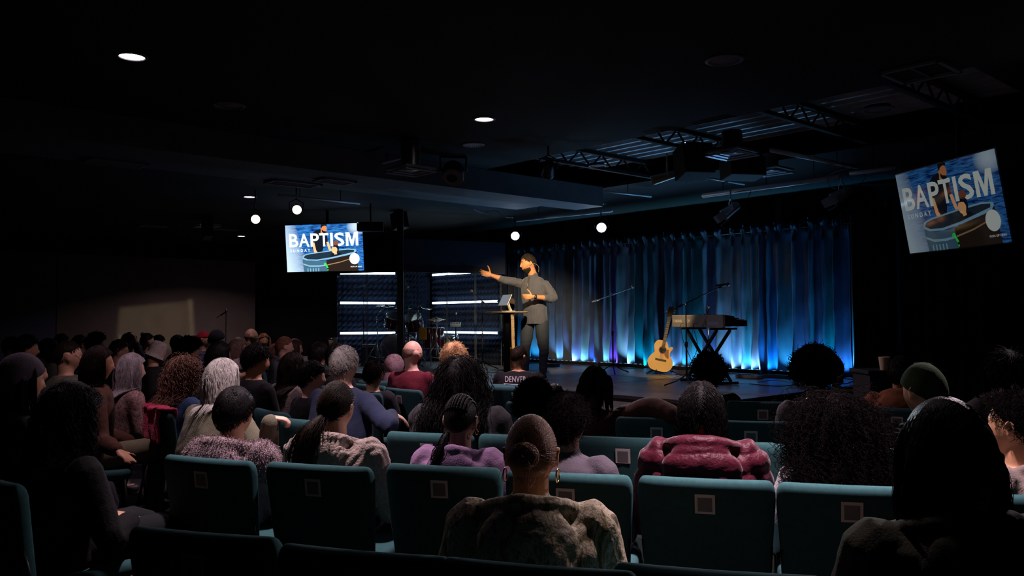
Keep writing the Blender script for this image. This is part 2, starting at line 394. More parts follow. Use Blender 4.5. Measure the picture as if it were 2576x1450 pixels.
for px, c, e in UPS:
    p = cr - UD * s_of(px) - VD * .15 + np.array([0, 0, STAGE + .03])
    lamp('uplight_lamp', 'SPOT', p, p + np.array([0, 0, 1.6]) + VD * .80, e * 4.7, (c[0] ** 1.2 * .6, c[1] ** 1.15, c[2] * .85), .015, 98, .8)

for k, (p0, p1) in enumerate(bars):
    p = cr - UD * s_of((p0 + p1) / 2) - VD * .30 + np.array([0, 0, STAGE + .10]); lamp('added_spill_lamp', 'SPOT', p, p + np.array([0, 0, 2.7]) - VD * (3.0 - .10 * k), 120, (.2, .55, 1), .02, 66, 1.0)  # added blue lamps standing in for bar spill on the roof ribs and pipes
# ---------------------------------------------------------------- figures
def headvec(d):
    """surface of the head for unit directions d (head frame: +y face, +z up)"""
    x, y, z = d[:, 0], d[:, 1], d[:, 2]
    n = np.clip(-z, 0, 1); X = .0765 * x * (1 - .30 * n ** 1.3); Y = .098 * y; Z = .121 * z
    Y = np.where(y < 0, Y * (1 - .30 * n ** 1.1), Y * (1 - .06 * n)); Z = np.where(z > 0, Z * (1 - .04 * np.abs(y)), Z)
    return np.stack([X, Y, Z], 1)
def head_geo(hs=1.0):
    nu, nv = 72, 44
    ph = np.linspace(0.05, math.pi - .05, nv); th = np.linspace(0, 2 * math.pi, nu, endpoint=False)
    d = np.array([[math.sin(p) * math.cos(t), math.sin(p) * math.sin(t), math.cos(p)] for p in ph for t in th])
    V = headvec(d); fr = np.clip((d[:, 1] - .2) / .3, 0, 1); X, Z = V[:, 0], V[:, 2]; aX = np.abs(X)
    ga = lambda v, s: np.exp(-(v / s) ** 2)
    nose = ga(X, .0115) * np.clip((.012 - Z) / .05, 0, 1) * (Z > -.046) * np.exp(-np.clip(-.040 - Z, 0, 1) / .004)
    V[:, 1] += fr * (.027 * nose - .009 * ga(aX - .031, .013) * ga(Z - .002, .011) + .004 * ga(Z - .022, .008) * ga(aX - .025, .03)
                     + .005 * ga(Z + .062, .0045) * ga(X, .02) + .0055 * ga(Z + .073, .0045) * ga(X, .018) - .003 * ga(Z + .0675, .002) * ga(X, .02)
                     + .010 * ga(Z + .105, .016) * ga(X, .022) + .003 * ga(aX - .045, .016) * ga(Z + .035, .02))
    i = (np.arange(nv - 1)[:, None] * nu + np.arange(nu)[None]); j = (np.arange(nv - 1)[:, None] * nu + (np.arange(nu) + 1)[None] % nu)
    F = [np.stack([i, i + nu, j + nu, j], -1).reshape(-1, 4)]
    V = np.concatenate([V, [[0, 0, .1215], [0, 0, -.12]]]); a = len(V) - 2; jj = np.arange(nu); k2 = (jj + 1) % nu; l = (nv - 1) * nu
    F.append(np.stack([np.full(nu, a), jj, k2], -1)); F.append(np.stack([np.full(nu, a + 1), l + k2, l + jj], -1))
    g = Geo().add(V, F)
    for s in (-1, 1):      # ears: rim, lobe and a thin plate
        c = np.array([s * .077, -.006, -.004])
        t = np.linspace(-.5, 4.3, 12)
        P = c + np.stack([s * (.010 + .004 * np.sin(t)), -.004 + .016 * -np.cos(t) * 1.0, .030 * np.sin(t) * 1.0 + .0], 1)
        g.add(*tube(P, .0042, 6)); g.add(*ball(c + [s * .004, .0, 0], (.006, .014, .027), 10, 8)); g.add(*ball(c + [s * .006, .008, -.026], (.005, .006, .009), 8, 6))
    V, F = g.out(); return V * hs, F
HEAD = head_geo()

def hand_geo(W, d, nrm, side=1, s=1.0, curl=.35, spread=.06, thumb=.8):
    """W wrist, d hand direction, nrm palm normal, side +1 when the thumb lies along cross(d,nrm)"""
    d = unit(d); nrm = unit(np.asarray(nrm, float) - d * (np.asarray(nrm) @ d)); lat = np.cross(d, nrm) * side
    g = Geo(); C = [W - d * .02 * s, W + d * .01 * s, W + d * .045 * s, W + d * .082 * s, W + d * .096 * s]
    A = [lat * a * s for a in (.025, .026, .038, .041, .034)]; B = [nrm * a * s for a in (.019, .017, .015, .013, .009)]
    g.add(*loft(C, A, B, 14))
    curls = curl if hasattr(curl, '__len__') else [curl * k for k in (.85, 1, 1.1, 1.2)]
    for k, (o, L) in enumerate(zip((.030, .0105, -.0095, -.029), (.072, .080, .074, .058))):
        p = W + d * (.088 - .003 * k) * s + lat * o * s; ang = curls[k] * .6; dd = unit(d + lat * spread * (1.5 - k))
        P = [p - dd * .015 * s, p]; 
        for q, f in enumerate((.45, .31, .24)):
            u = dd * math.cos(ang) + nrm * math.sin(ang); p = p + u * L * f * s; P.append(p); ang += curls[k] * .75
        g.add(*limb(P, np.array([.0088, .0088, .0082, .0074, .0062]) * s, 8, 2))
    p = W + d * .022 * s + lat * .024 * s; u = unit(d * .62 + lat * thumb + nrm * .25); P = [p - u * .01 * s, p]
    for f, tw in ((.045, 0), (.032, .25), (.026, .2)):
        u = unit(u + d * tw + nrm * tw * curls[0] * .6); p = p + u * f * s; P.append(p)
    g.add(*limb(P, np.array([.014, .013, .0105, .0095, .0075]) * s, 8, 2))
    return g.out()

def bake(geo, voxel, sm=4):
    V, F = geo.out(); me = to_mesh('tmp', V, F); o = bpy.data.objects.new('tmp', me); COL.objects.link(o)
    m = o.modifiers.new('r', 'REMESH'); m.mode = 'VOXEL'; m.voxel_size = voxel
    if sm: s = o.modifiers.new('s', 'SMOOTH'); s.factor = .5; s.iterations = sm
    dg = bpy.context.evaluated_depsgraph_get(); e = bpy.data.meshes.new_from_object(o.evaluated_get(dg))
    n = len(e.vertices); co = np.empty(n * 3, np.float32); e.vertices.foreach_get('co', co)
    no = np.empty(n * 3, np.float32); e.vertex_normals.foreach_get('vector', no)
    q = np.empty(len(e.loops), np.int32); e.loops.foreach_get('vertex_index', q); ls = np.empty(len(e.polygons), np.int32); e.polygons.foreach_get('loop_total', ls)
    F = []; st = np.concatenate([[0], np.cumsum(ls)[:-1]])
    for k in np.unique(ls):
        b = st[ls == k]; F.append(q[b[:, None] + np.arange(k)[None]])
    bpy.data.objects.remove(o); bpy.data.meshes.remove(me); bpy.data.meshes.remove(e)
    return co.reshape(-1, 3).astype(float), no.reshape(-1, 3).astype(float), F

def sstep(a, b, x): t = np.clip((x - a) / (b - a), 0, 1); return t * t * (3 - 2 * t)
def scalp(d, low=.62): return d[:, 2] - np.where(d[:, 1] > 0, .60 * d[:, 1] + .0, low * d[:, 1]) + .0
def grid_dirs(nu=48, nv=32):
    ph = np.linspace(0.03, math.pi - .03, nv); th = np.linspace(0, 2 * math.pi, nu, endpoint=False)
    d = np.array([[math.sin(p) * math.cos(t), math.sin(p) * math.sin(t), math.cos(p)] for p in ph for t in th])
    i = (np.arange(nv - 1)[:, None] * nu + np.arange(nu)[None]); j = (np.arange(nv - 1)[:, None] * nu + (np.arange(nu) + 1)[None] % nu)
    return d, [np.stack([i, i + nu, j + nu, j], -1).reshape(-1, 4), np.arange(nu)[None, ::-1] * 1, np.arange((nv - 1) * nu, nv * nu)[None]]
def shell(thick, mask=None, nz=0.0, fz=60, seed=0, inner=-.012, low=.62, ridge=0, soft=.22):
    d, F = grid_dirs(); m = scalp(d, low) if mask is None else mask(d)
    V = headvec(d); t = sstep(0, soft, m); off = inner + (thick - inner) * t
    if nz: off = off + t * nz * wave(V, seed, 4, fz)
    if ridge: off = off + t * ridge * np.cos(np.arctan2(d[:, 0], d[:, 1] + 1e-6) * 26)
    return V + d * off[:, None], F

def hair_geo(style, rs, hc, HR, hs, n, r, kw, torso):
    """returns Geo in the person's frame"""
    g = Geo(); L = kw.get('L', .30); seed = rs.randint(999)
    def put(V, F=None): 
        return V * hs @ HR.T + hc
    thick = {'short': .010, 'buzz': .004, 'long': .016, 'wavy': .02, 'curly': .022, 'afro': .05, 'bun': .008, 'pony': .009, 'dread': .014, 'corn': .005, 'bald': .0, 'curlytop': .02}[style]
    thick = kw.get('thick', thick)
    if style != 'bald':
        if thick > .045: V, F = shell(thick, mask=lambda d: scalp(d) + .36 - .30 * np.clip(d[:, 1], 0, 1), nz=kw.get('nz', thick * .35), fz=kw.get('fz', 40), seed=seed, soft=.85)
        else: V, F = shell(thick, nz=kw.get('nz', thick * .35), fz=kw.get('fz', 55), seed=seed, low=kw.get('low', .62))
        g.add(put(V), F)
    else:
        V, F = shell(.002, mask=lambda d: scalp(d, .5) - 6 * np.clip(d[:, 2] - .35, 0, 1), low=.5); g.add(put(V), F)
        return g
    if n <= 0: return g
    d = rs.randn(n * 3, 3); d /= np.linalg.norm(d, axis=1)[:, None]; d = d[scalp(d, kw.get('low', .62)) > .03][:n]; n = len(d)
    p0 = headvec(d) + d * thick * .75
    gdown = np.array([0, 0, -1.])
    if style in ('short', 'buzz', 'curlytop'):
        K = 5; ln = kw.get('SL', .017 if style != 'buzz' else .01) * (.7 + .6 * rs.rand(n)); cr = np.array([0, -.35, .94])
        flow = d - cr; flow[:, 2] -= .1; flow -= d * (flow * d).sum(1)[:, None]; flow /= np.linalg.norm(flow, axis=1)[:, None] + 1e-6
        flow += rs.randn(n, 3) * kw.get('mess', .26)
        P = [p0]; v = flow + d * kw.get('lift', .35 if style == 'curlytop' else .16)
        for k in range(K - 1):
            P.append(P[-1] + v * (ln / (K - 1))[:, None]); v = v - d * .22
            if style == 'curlytop': a = k * 2.2 + rs.rand(n)[:, None] * 6; v = flow * .4 + d * .4 * np.cos(a) + np.cross(d, flow) * np.sin(a)
        P = np.stack(P, 1)
    elif style == 'afro':
        K = 7; ln = L * .35 * (.7 + .6 * rs.rand(n)); P = [p0]; v = d + rs.randn(n, 3) * .2
        for k in range(K - 1):
            P.append(P[-1] + v * (ln / (K - 1))[:, None]); v = d * .7 + rs.randn(n, 3) * .65
        P = np.stack(P, 1)
    elif style in ('bun', 'pony', 'corn'):
        bd = unit(kw.get('bd', (0, -.95, .25))); K = 9; T = np.linspace(0, 1, K)
        om = np.arccos(np.clip(d @ bd, -1, 1)); so = np.sin(om) + 1e-6
        D = (np.sin((1 - T)[None] * om[:, None]) / so[:, None])[..., None] * d[:, None] + (np.sin(T[None] * om[:, None]) / so[:, None])[..., None] * bd[None, None]
        P = (headvec(D.reshape(-1, 3)) + D.reshape(-1, 3) * (thick * .9 + .001)).reshape(n, K, 3) + D * (.002 * rs.rand(n, 1, 1) + .004 * T[None, :, None] ** 3)
        if style == 'corn':
            g2 = []
            for xx in np.linspace(-.85, .85, 9):
                t = np.linspace(.95, -.55, 60) * math.pi / 2 * 1.15
                q = np.stack([np.full(60, xx * .8) * np.cos(t * .2), np.sin(t) * np.sqrt(1 - .6 * xx * xx), np.cos(t) * np.sqrt(1 - .6 * xx * xx)], 1)
                q /= np.linalg.norm(q, axis=1)[:, None]; m = scalp(q) > 0; q = q[m]
                if len(q) < 8: continue
                rr = .0065 * (1 + .28 * np.sin(np.arange(len(q)) * 2.4)); g.add(put(tube(headvec(q) + q * .007, rr, 7)[0]), tube(headvec(q) + q * .007, rr, 7)[1])
            P = P[:0]
        tail = kw.get('tail', None)
        bp = headvec(bd[None])[0] + bd * .02
        if style == 'bun':
            br = kw.get('br', .042); m = kw.get('bn', 260); bp = headvec(bd[None])[0] + bd * br * .55
            a = rs.randn(m, 3); a /= np.linalg.norm(a, axis=1)[:, None]; b = np.cross(a, rs.randn(m, 3)); b /= np.linalg.norm(b, axis=1)[:, None]
            tt = np.linspace(0, 3.6, 10); Q = a[:, None] * np.cos(tt)[None, :, None] + b[:, None] * np.sin(tt)[None, :, None]
            Q = bp + Q * (br * (.92 + .14 * rs.rand(m)))[:, None, None] * np.array([1.05, .8, .95]); g.add(*[put(x) if i == 0 else x for i, x in enumerate(strands(Q, r * 1.3))])
            V, F = ball(bp, (br * .98, br * .75, br * .9), 20, 14); g.add(put(V), F)
            if kw.get('wisps'):
                m = kw['wisps']; Q = bp + rs.randn(m, 1, 3) * .02; st = rs.randn(m, 1, 3) * .035 + np.array([0, -.02, -.05]); tt = np.linspace(0, 1, 6)[None, :, None]
                g.add(*[put(x) if i == 0 else x for i, x in enumerate(strands(Q + st * tt + rs.randn(m, 1, 3) * .03 * np.sin(tt * 3), r * .8))])
        elif tail:
            m, L2, rr = kw.get('tn', 300), tail, kw.get('tr', .03); hb = put(bp[None])[0]; tt = np.linspace(0, 1, 12)
            dirr = unit(HR @ np.array(kw.get('td', (0, -.45, -.2)))); o = rs.randn(m, 2) * .5
            base = hb + dirr * .05 * np.sin(np.minimum(tt * 4, 1.57))[:, None] + np.array([0, 0, -1.]) * (L2 * tt ** 1.15)[:, None]
            base = base + np.array(kw.get('tside', (0, 0, 0)))[None] * tt[:, None]
            wd = rr * (.35 + 1.1 * np.sin(np.clip(tt * 2.4, 0, 2.3))) 
            Q = base[None] + np.stack([o[:, :1] * wd[None], .7 * o[:, 1:] * wd[None], 0 * wd[None] + 0 * o[:, :1]], -1)
            cw = kw.get('curl', 0)
            if cw: ph = rs.rand(m, 1) * 6.28; a = tt[None] * L2 / .03 * 6.28 / 1.5 + ph; Q[..., 0] += cw * np.cos(a); Q[..., 1] += cw * np.sin(a)
            g.add(*strands(Q, r * 1.4)); g.add(*tube(base[:-1], wd[:-1] * .8, 10))
        if style != 'corn' and len(P): g.add(*[put(x) if i == 0 else x for i, x in enumerate(strands(P, r))])
        return g
    else:      # long hanging styles
        K = kw.get('K', 16); ln = L * (.8 + .3 * rs.rand(n)); st = ln / (K - 1)
        w0 = put(p0); dW = d @ HR.T; P = [w0]; part = kw.get('part', .0)
        side = np.sign(d[:, 0] - part * .4 + 1e-4); v = np.stack([side * .9, -.15 - .2 * np.abs(d[:, 1]), np.full(n, .25)], 1) @ HR.T
        v -= dW * (v * dW).sum(1)[:, None] * .8
        stiff = kw.get('stiff', .55); E_ = np.array([.0765, .098, .121]) * hs + thick * .9 + .003
        for k in range(K - 1):
            v = v / (np.linalg.norm(v, axis=1)[:, None] + 1e-6); v = v * stiff + gdown * (1 - stiff)
            q = P[-1] + v * st[:, None]
            l = (q - hc) @ HR; l2 = l / E_; rr = np.linalg.norm(l2, axis=1); ins = rr < 1
            l[ins] = (l2[ins] / rr[ins][:, None]) * E_; 
            fr = (l[:, 1] > kw.get('face', .045)) & (l[:, 2] < .07); l[fr, 1] = kw.get('face', .045); l[fr, 0] = np.sign(l[fr, 0]) * np.maximum(np.abs(l[fr, 0]), E_[0] * .95)
            q = l @ HR.T + hc
            if torso is not None:
                tz, trx, tryy, tyc = torso; low = q[:, 2] < tz + .02
                if low.any():
                    f = np.clip((tz + .02 - q[low, 2]) / .08, 0, 1); ex = .07 + (trx - .07) * f + .0; ey = .07 + (tryy - .07) * f; a = q[low]; xx = a[:, 0] / ex; yy = (a[:, 1] - tyc) / ey; rr = np.sqrt(xx ** 2 + yy ** 2)
                    i2 = (rr < 1.06) & (np.abs(a[:, 0]) < trx * .8); a[i2, 1] = tyc - np.sqrt(np.clip(1.13 - xx[i2] ** 2, .04, 2)) * ey[i2]; q[low] = a
            v = q - P[-1]; P.append(q)
        P = np.stack(P, 1); tt = np.linspace(0, 1, K)
        cw = kw.get('curl', {'long': 0.0015, 'wavy': .006, 'curly': .009, 'dread': 0.001}[style]); cl = kw.get('cl', {'long': .12, 'wavy': .06, 'curly': .032, 'dread': .1}[style])
        if cw:
            mk = 5 if style == 'curly' else 3; P2 = np.empty((n, (K - 1) * mk + 1, 3)); xs = np.linspace(0, K - 1, P2.shape[1]); i0 = np.minimum(xs.astype(int), K - 2); fr = (xs - i0)[None, :, None]
            P2 = P[:, i0] * (1 - fr) + P[:, i0 + 1] * fr; ph = rs.rand(n, 1) * 6.28
            a = ph + np.linspace(0, 1, P2.shape[1])[None] * ln[:, None] / cl * 6.28; gr = np.clip(np.linspace(0, 3, P2.shape[1]), .25, 1)[None]
            P2[..., 0] += cw * gr * np.cos(a); P2[..., 1] += cw * gr * np.sin(a) * .9; P2[..., 2] += cw * gr * .4 * np.sin(a * 1.3)
            if style in ('curly', 'wavy'): P2 = P2 + (rs.randn(n, 1, 3) * kw.get('puff', .012)) * gr[..., None]
            P = P2
        rr = r * (1 if style != 'dread' else 1)
        tp = np.clip(np.linspace(3.2, .35, P.shape[1]), .35, 1) * rr; g.add(*strands(P, tp[None] * np.ones((n, 1)), 3 if style != 'dread' else 5))
        return g
    g.add(put(strands(P, r)[0]), strands(P, r)[1])
    return g

def skinmat(k):
    c = {'L': (.62, .36, .27), 'M': (.42, .22, .14), 'D': (.17, .085, .055), 'O': (.50, .24, .13)}[k]
    return mat('skin_' + k, c, .5, bump=(120, .06), spec=.4)
def hairmat(c, rough=.38, spec=.30):
    k = 'hair_%d_%d_%d_%d_%d' % (*[int(x * 2000) for x in c], int(rough * 100), int(spec * 100))
    if k in _M: return _M[k]
    m = mat(k, c, max(rough, .42), spec=spec, vary=(30, .25)); nt = m.node_tree
    tc = nt.nodes.new('ShaderNodeTexCoord'); mp = nt.nodes.new('ShaderNodeMapping'); mp.inputs['Scale'].default_value = (260, 260, 14); nz = nt.nodes.new('ShaderNodeTexNoise'); nz.inputs['Scale'].default_value = 1
    bp = nt.nodes.new('ShaderNodeBump'); bp.inputs['Strength'].default_value = .8; bp.inputs['Distance'].default_value = .004
    nt.links.new(tc.outputs['Object'], mp.inputs[0]); nt.links.new(mp.outputs[0], nz.inputs['Vector']); nt.links.new(nz.outputs[0], bp.inputs['Height']); nt.links.new(bp.outputs[0], nt.nodes['Principled BSDF'].inputs['Normal'])
    return m
HC = dict(black=(.005, .0038, .004), dark=(.012, .007, .005), brown=(.085, .038, .02), silver=(.42, .37, .35), grey=(.34, .30, .28), blond=(.50, .30, .15), red=(.22, .08, .035), white=(.5, .47, .44), tan=(.24, .12, .065))
def clothmat(kind, c):
    c = tuple(x * .55 for x in c)
    k = 'cloth_%s_%d_%d_%d' % (kind, *[int(x * 999) for x in c])
    if k in _M: return _M[k]
    if kind == 'puffer': return mat(k, c, .5, spec=.12, bump=(60, .25), sheen=.1)
    if kind == 'knit':
        m = mat(k, c, .9, bump=(110, .5), sheen=.3, vary=(60, .25)); return m
    if kind == 'fuzzy': return mat(k, c, .95, bump=(140, .9), sheen=.3, spec=.1, vary=(22, .25))
    if kind in ('camo', 'floral', 'plaid'):
        m = mat(k, c, .8, bump=(70, .2)); nt = m.node_tree; b = nt.nodes['Principled BSDF']; L_ = nt.links.new; tc = nt.nodes.new('ShaderNodeTexCoord')
        if kind == 'plaid':
            sp = nt.nodes.new('ShaderNodeSeparateXYZ'); L_(tc.outputs['Object'], sp.inputs[0]); outs = []
            for ax in ('X', 'Z'):
                a = nt.nodes.new('ShaderNodeMath'); a.operation = 'MULTIPLY'; a.inputs[1].default_value = 130; L_(sp.outputs[ax], a.inputs[0])
                s_ = nt.nodes.new('ShaderNodeMath'); s_.operation = 'SINE'; L_(a.outputs[0], s_.inputs[0])
                t = nt.nodes.new('ShaderNodeMath'); t.operation = 'GREATER_THAN'; t.inputs[1].default_value = .86; L_(s_.outputs[0], t.inputs[0]); outs.append(t)
            mx = nt.nodes.new('ShaderNodeMath'); mx.operation = 'MAXIMUM'; L_(outs[0].outputs[0], mx.inputs[0]); L_(outs[1].outputs[0], mx.inputs[1])
            cm = nt.nodes.new('ShaderNodeMix'); cm.data_type = 'RGBA'; cm.inputs[6].default_value = (*c, 1); cm.inputs[7].default_value = (.6, .55, .6, 1); L_(mx.outputs[0], cm.inputs[0]); L_(cm.outputs[2], b.inputs['Base Color'])
        else:
            mp = nt.nodes.new('ShaderNodeMapping'); mp.inputs['Scale'].default_value = (1, 1, .45) if kind == 'camo' else (1, 1, 1); L_(tc.outputs['Object'], mp.inputs[0])
            n1 = nt.nodes.new('ShaderNodeTexNoise'); n1.inputs['Scale'].default_value = 16 if kind == 'camo' else 34; n1.inputs['Detail'].default_value = 6; n1.inputs['Roughness'].default_value = .72; n1.inputs['Distortion'].default_value = 1.2; L_(mp.outputs[0], n1.inputs['Vector'])
            r = nt.nodes.new('ShaderNodeValToRGB'); e = r.color_ramp.elements
            cols = [(.33, (.03, .022, .012)), (.44, (.17, .125, .055)), (.5, (.50, .40, .30)), (.56, (.15, .13, .055)), (.63, (.62, .52, .45)), (.7, (.2, .14, .08))] if kind == 'camo' else [(.40, (.10, .04, .035)), (.5, (.22, .10, .09)), (.54, c), (.6, (.15, .06, .06)), (.66, (.5, .4, .36)), (.8, (.12, .05, .05))]
            e[0].position = cols[0][0]; e[0].color = (*cols[0][1], 1); e[1].position = cols[-1][0]; e[1].color = (*cols[-1][1], 1)
            for p, cc in cols[1:-1]: x = e.new(p); x.color = (*cc, 1)
            L_(n1.outputs[0], r.inputs[0]); L_(r.outputs[0], b.inputs['Base Color'])
        return m
    return mat(k, c, .88, bump=(160, .25), sheen=min(.12, max(c) * .5), spec=.15, vary=(9, .12))
JEANS = clothmat('plain', (.05, .06, .09)); DARKT = clothmat('plain', (.015, .015, .018)); SHOEM = mat('shoe_leather', (.02, .018, .018), .5)

def person(px, ytop, d, yaw, skin, hair, shirt, label, ws=1.0, hs=1.0, lean=.06, slean=0, hyaw=0, hpitch=0, hroll=0, chair=True, wrists=None, elbows=None, legs='dark',
           hood=None, hat=None, glasses=0, beard=None, vox=None, extra=None, hn=None, wide=1.0, group=None, loc=None, fur=0, cross=False, collar=0, sub=None, handkw=None):
    rs = np.random.RandomState(abs(hash((px, ytop))) % 99991)
    if not chair:          # sit clear of the backrest of the chair in this row
        for _ in range(30):
            T = at(px, ytop, d); c_ = min(XP, key=lambda e: np.linalg.norm(e[0][:2] - T[:2]))
            if np.linalg.norm(c_[0][:2] - T[:2]) > .6 or (T - c_[0])[:2] @ unit((c_[0] - c_[1]) * [1, 1, 0])[:2] > lean + .10 + (.04 if hood else 0) + (.03 if fur else 0): break
            d += .01
    T = at(px, ytop, d) if loc is None else np.array(loc); ztop = T[2]
    sc_ = hair[2].get('top', {'afro': .06, 'bun': .01, 'bald': 0, 'buzz': .005, 'corn': .012}.get(hair[0], .018)) if not hat else .02
    Rw = rz(yaw); root = T - Rw @ np.array([slean, lean + .02, 0]); root[2] = 0
    rt = empty('person', root, yaw, label, 'person', group)
    zt = ztop - sc_; hc = np.array([slean, lean, zt - .121 * hs]); HR = rz(hyaw) @ rx(hpitch) @ ry(hroll)
    nb = hc[2] - .145 * hs                       # base of neck
    vox = vox or float(np.clip(d * .0021, .0065, .018))
    z0 = .50; f = lambda t: z0 + (nb - z0) * t; yy = lambda t: lean * .75 * t * t; xx = lambda t: slean * .8 * t * t
    prof = [(-.10, .13, .10), (0, .172 * wide, .125), (.22, .168 * wide, .125 * wide), (.5, .172 * wide, .120 * wide), (.72, .186, .118), (.88, .178, .098), (.96, .12, .07), (1.0, .064, .058)]
    def torso(inf, tmax=1.01):
        C = [np.array([xx(t), yy(t), f(t)]) for t, a, b in prof]; A = [np.array([(a * ws + inf), 0, 0]) for t, a, b in prof]; B = [np.array([0, b * ws ** .5 + inf, 0]) for t, a, b in prof]
        return loft(C, A, B, 20)
    sh = [np.array([xx(.87) + s * .172 * ws, yy(.87), f(.845)]) for s in (-1, 1)]
    el = [np.array([xx(.5) + s * (.235 * ws + .01), lean * .5 + .02, f(.38)]) for s in (-1, 1)]
    wr = [np.array([s * .095, .27 + lean * .3, .62]) for s in (-1, 1)]
    loc_ = lambda p: Rw.T @ (np.asarray(p, float) - root)
    if elbows:
        for i in (0, 1):
            if elbows[i] is not None: el[i] = loc_(elbows[i]) if len(elbows[i]) == 3 else np.array(elbows[i][1])
    hd = [unit(np.array([-s * .4, 1, -.25])) for s in (-1, 1)]; hn_ = [np.array([0, 0, -1.])] * 2
    if wrists:
        for i in (0, 1):
            if wrists[i] is not None:
                wr[i] = loc_(wrists[i][0]); hd[i] = Rw.T @ np.asarray(wrists[i][1], float); hn_[i] = Rw.T @ np.asarray(wrists[i][2], float)
    # keep elbows consistent with arm length
    for i in (0, 1):
        a, c = sh[i], wr[i]; La = .30; Lf = .26; D = np.linalg.norm(c - a); 
        if D > .545: c = a + (c - a) * .545 / D; wr[i] = c; D = .545
        m = a + (c - a) * ((La ** 2 - Lf ** 2 + D ** 2) / (2 * D * D)); h = math.sqrt(max(.0004, La ** 2 - np.sum((m - a) ** 2)))
        pole = el[i] - m; ax = unit(c - a); pole = pole - ax * (pole @ ax); el[i] = m + unit(pole) * h
    hip = [np.array([s * .09, .02, .535]) for s in (-1, 1)]; kn = [np.array([s * .12, .46, .535]) for s in (-1, 1)]; an = [np.array([s * .12, .44, .10]) for s in (-1, 1)]
    toe = [a + np.array([0, .15, -.05]) for a in an]
    if cross: kn[1] = np.array([.10, .45, .60]); an[1] = np.array([-.30, .50, .56]); toe[1] = an[1] + np.array([-.10, .12, -.02])
    if legs == 'up': pass
    # body
    g = Geo(); V, F = HEAD; g.add(V * hs @ HR.T + hc, F)
    g.add(*limb([hc + HR @ np.array([0, -.022, -.055]) * hs, np.array([xx(1) , yy(1) + .0, nb]), np.array([xx(.9), yy(.9), f(.88)])], [.058 * hs, .057 * hs, .075], 14))
    g.add(*torso(-.004))
    for i, s in enumerate((-1, 1)):
        g.add(*limb([sh[i] - [s * .03, 0, .02], sh[i], (sh[i] + el[i]) / 2, el[i], (el[i] * .6 + wr[i] * .4), wr[i]], [.05, .055, .045, .038, .037, .025], 10, 3))
        g.add(*hand_geo(wr[i], hd[i], hn_[i], side=s, **(handkw or {})))
        g.add(*limb([hip[i] - [0, .05, 0], (hip[i] + kn[i]) / 2, kn[i], (kn[i] + an[i]) / 2 + [0, -.01, 0], an[i]], [.085, .075, .058, .052, .036], 10, 3)); g.add(*limb([an[i] - [0, .03, .03], toe[i]], [.036, .025], 8, 2))
    V, N, F = bake(g, vox, 2); obj('body', (V, F), skinmat(skin), rt, True)
    # shirt
    kind, col = shirt[0], shirt[1]; inf = {'puffer': .045, 'fuzzy': .035, 'knit': .026, 'camo': .030, 'coat': .032}.get(kind, .016) * (shirt[2].get('inf', 1) if len(shirt) > 2 else 1)
    g = Geo(); g.add(*torso(inf)); cuff = .92 if kind != 'tee' else .0
    for i, s in enumerate((-1, 1)):
        if kind == 'tee': g.add(*limb([sh[i] - [s * .03, 0, .0], sh[i], sh[i] * .35 + el[i] * .65], [.06, .068, .062], 12, 3))
        else: g.add(*limb([sh[i] - [s * .03, 0, .0], sh[i], (sh[i] + el[i]) / 2, el[i], (el[i] + wr[i]) / 2, wr[i] * .9 + el[i] * .1], np.array([.050, .056, .05, .046, .043, .034]) + inf * .85, 12, 3))
    if collar: g.add(*limb([np.array([xx(1), yy(1), nb - .02]), np.array([xx(1), yy(1) + .004, nb + collar])], [.075, .066], 14, 3))
    if hood:
        hk = hood if isinstance(hood, dict) else {}; a = hk.get('s', 1.0)
        t = np.linspace(-.35, math.pi + .35, 16); cy = yy(.95)
        P = np.stack([.105 * a * np.cos(t) + xx(1), cy - .02 - .085 * a * np.sin(t), nb - .012 + .035 * np.sin(t)], 1); g.add(*tube(P, .030 * a * (.7 + .35 * np.sin(np.clip(t, 0, 3.14))), 10, .9))
        g.add(*ball((xx(.9), cy - .105 * a, nb - .075 * a), (.125 * a, .055 * a, .10 * a), 18, 12))
        if hk.get('drop'): g.add(*ball((xx(.9), cy - .13 * a, nb - .14 * a), (.11 * a, .05 * a, .13 * a), 16, 12))
    V, N, F = bake(g, vox * 1.1, 3)
    amp = {'puffer': .006, 'fuzzy': .005, 'knit': .004, 'camo': .008, 'coat': .007}.get(kind, .005)
    dsp = amp * wave(V * np.array([1, 1, .6]), 5, 5, 26) + amp * .5 * wave(V * np.array([1, 1, 1.4]), 7, 4, 60)
    if kind == 'puffer': dsp += .011 * (np.abs(np.sin((V[:, 2] + .03 * wave(V, 3, 3, 9)) * math.pi / .085)) ** .6 - .6)
    if kind == 'knit': dsp += .0032 * np.sin(np.arctan2(V[:, 0], V[:, 1] + .3) * 95)
    V = V + N * dsp[:, None]
    nm = {'puffer': 'puffer_jacket', 'fuzzy': 'fleece_jacket', 'knit': 'sweater', 'camo': 'hoodie', 'coat': 'coat', 'tee': 't_shirt'}.get(kind, 'hoodie' if hood else 'sweater')
    so = obj(nm, (V, F), clothmat(kind if kind not in ('coat', 'tee') else 'plain', col), rt, True)
    if fur:
        m = V[:, 2] > .7; idx = np.where(m)[0]; idx = idx[rs.randint(0, len(idx), fur)]; p = V[idx]; nn = N[idx] + rs.randn(len(idx), 3) * .35
        t = np.linspace(0, 1, 4)[None, :, None]; Q = p[:, None] + nn[:, None] * t * .013 + np.array([0, 0, -.006]) * t ** 2
        obj('fleece_pile', Geo().add(*strands(Q, .0011)), clothmat('fuzzy', col), so, True)['kind'] = 'stuff'
    # trousers and shoes
    lm = {'dark': DARKT, 'jeans': JEANS}.get(legs) or clothmat('plain', legs)
    g = Geo(); g.add(*ball((0, .0, .53), (.185 * ws, .14, .085), 16, 10))
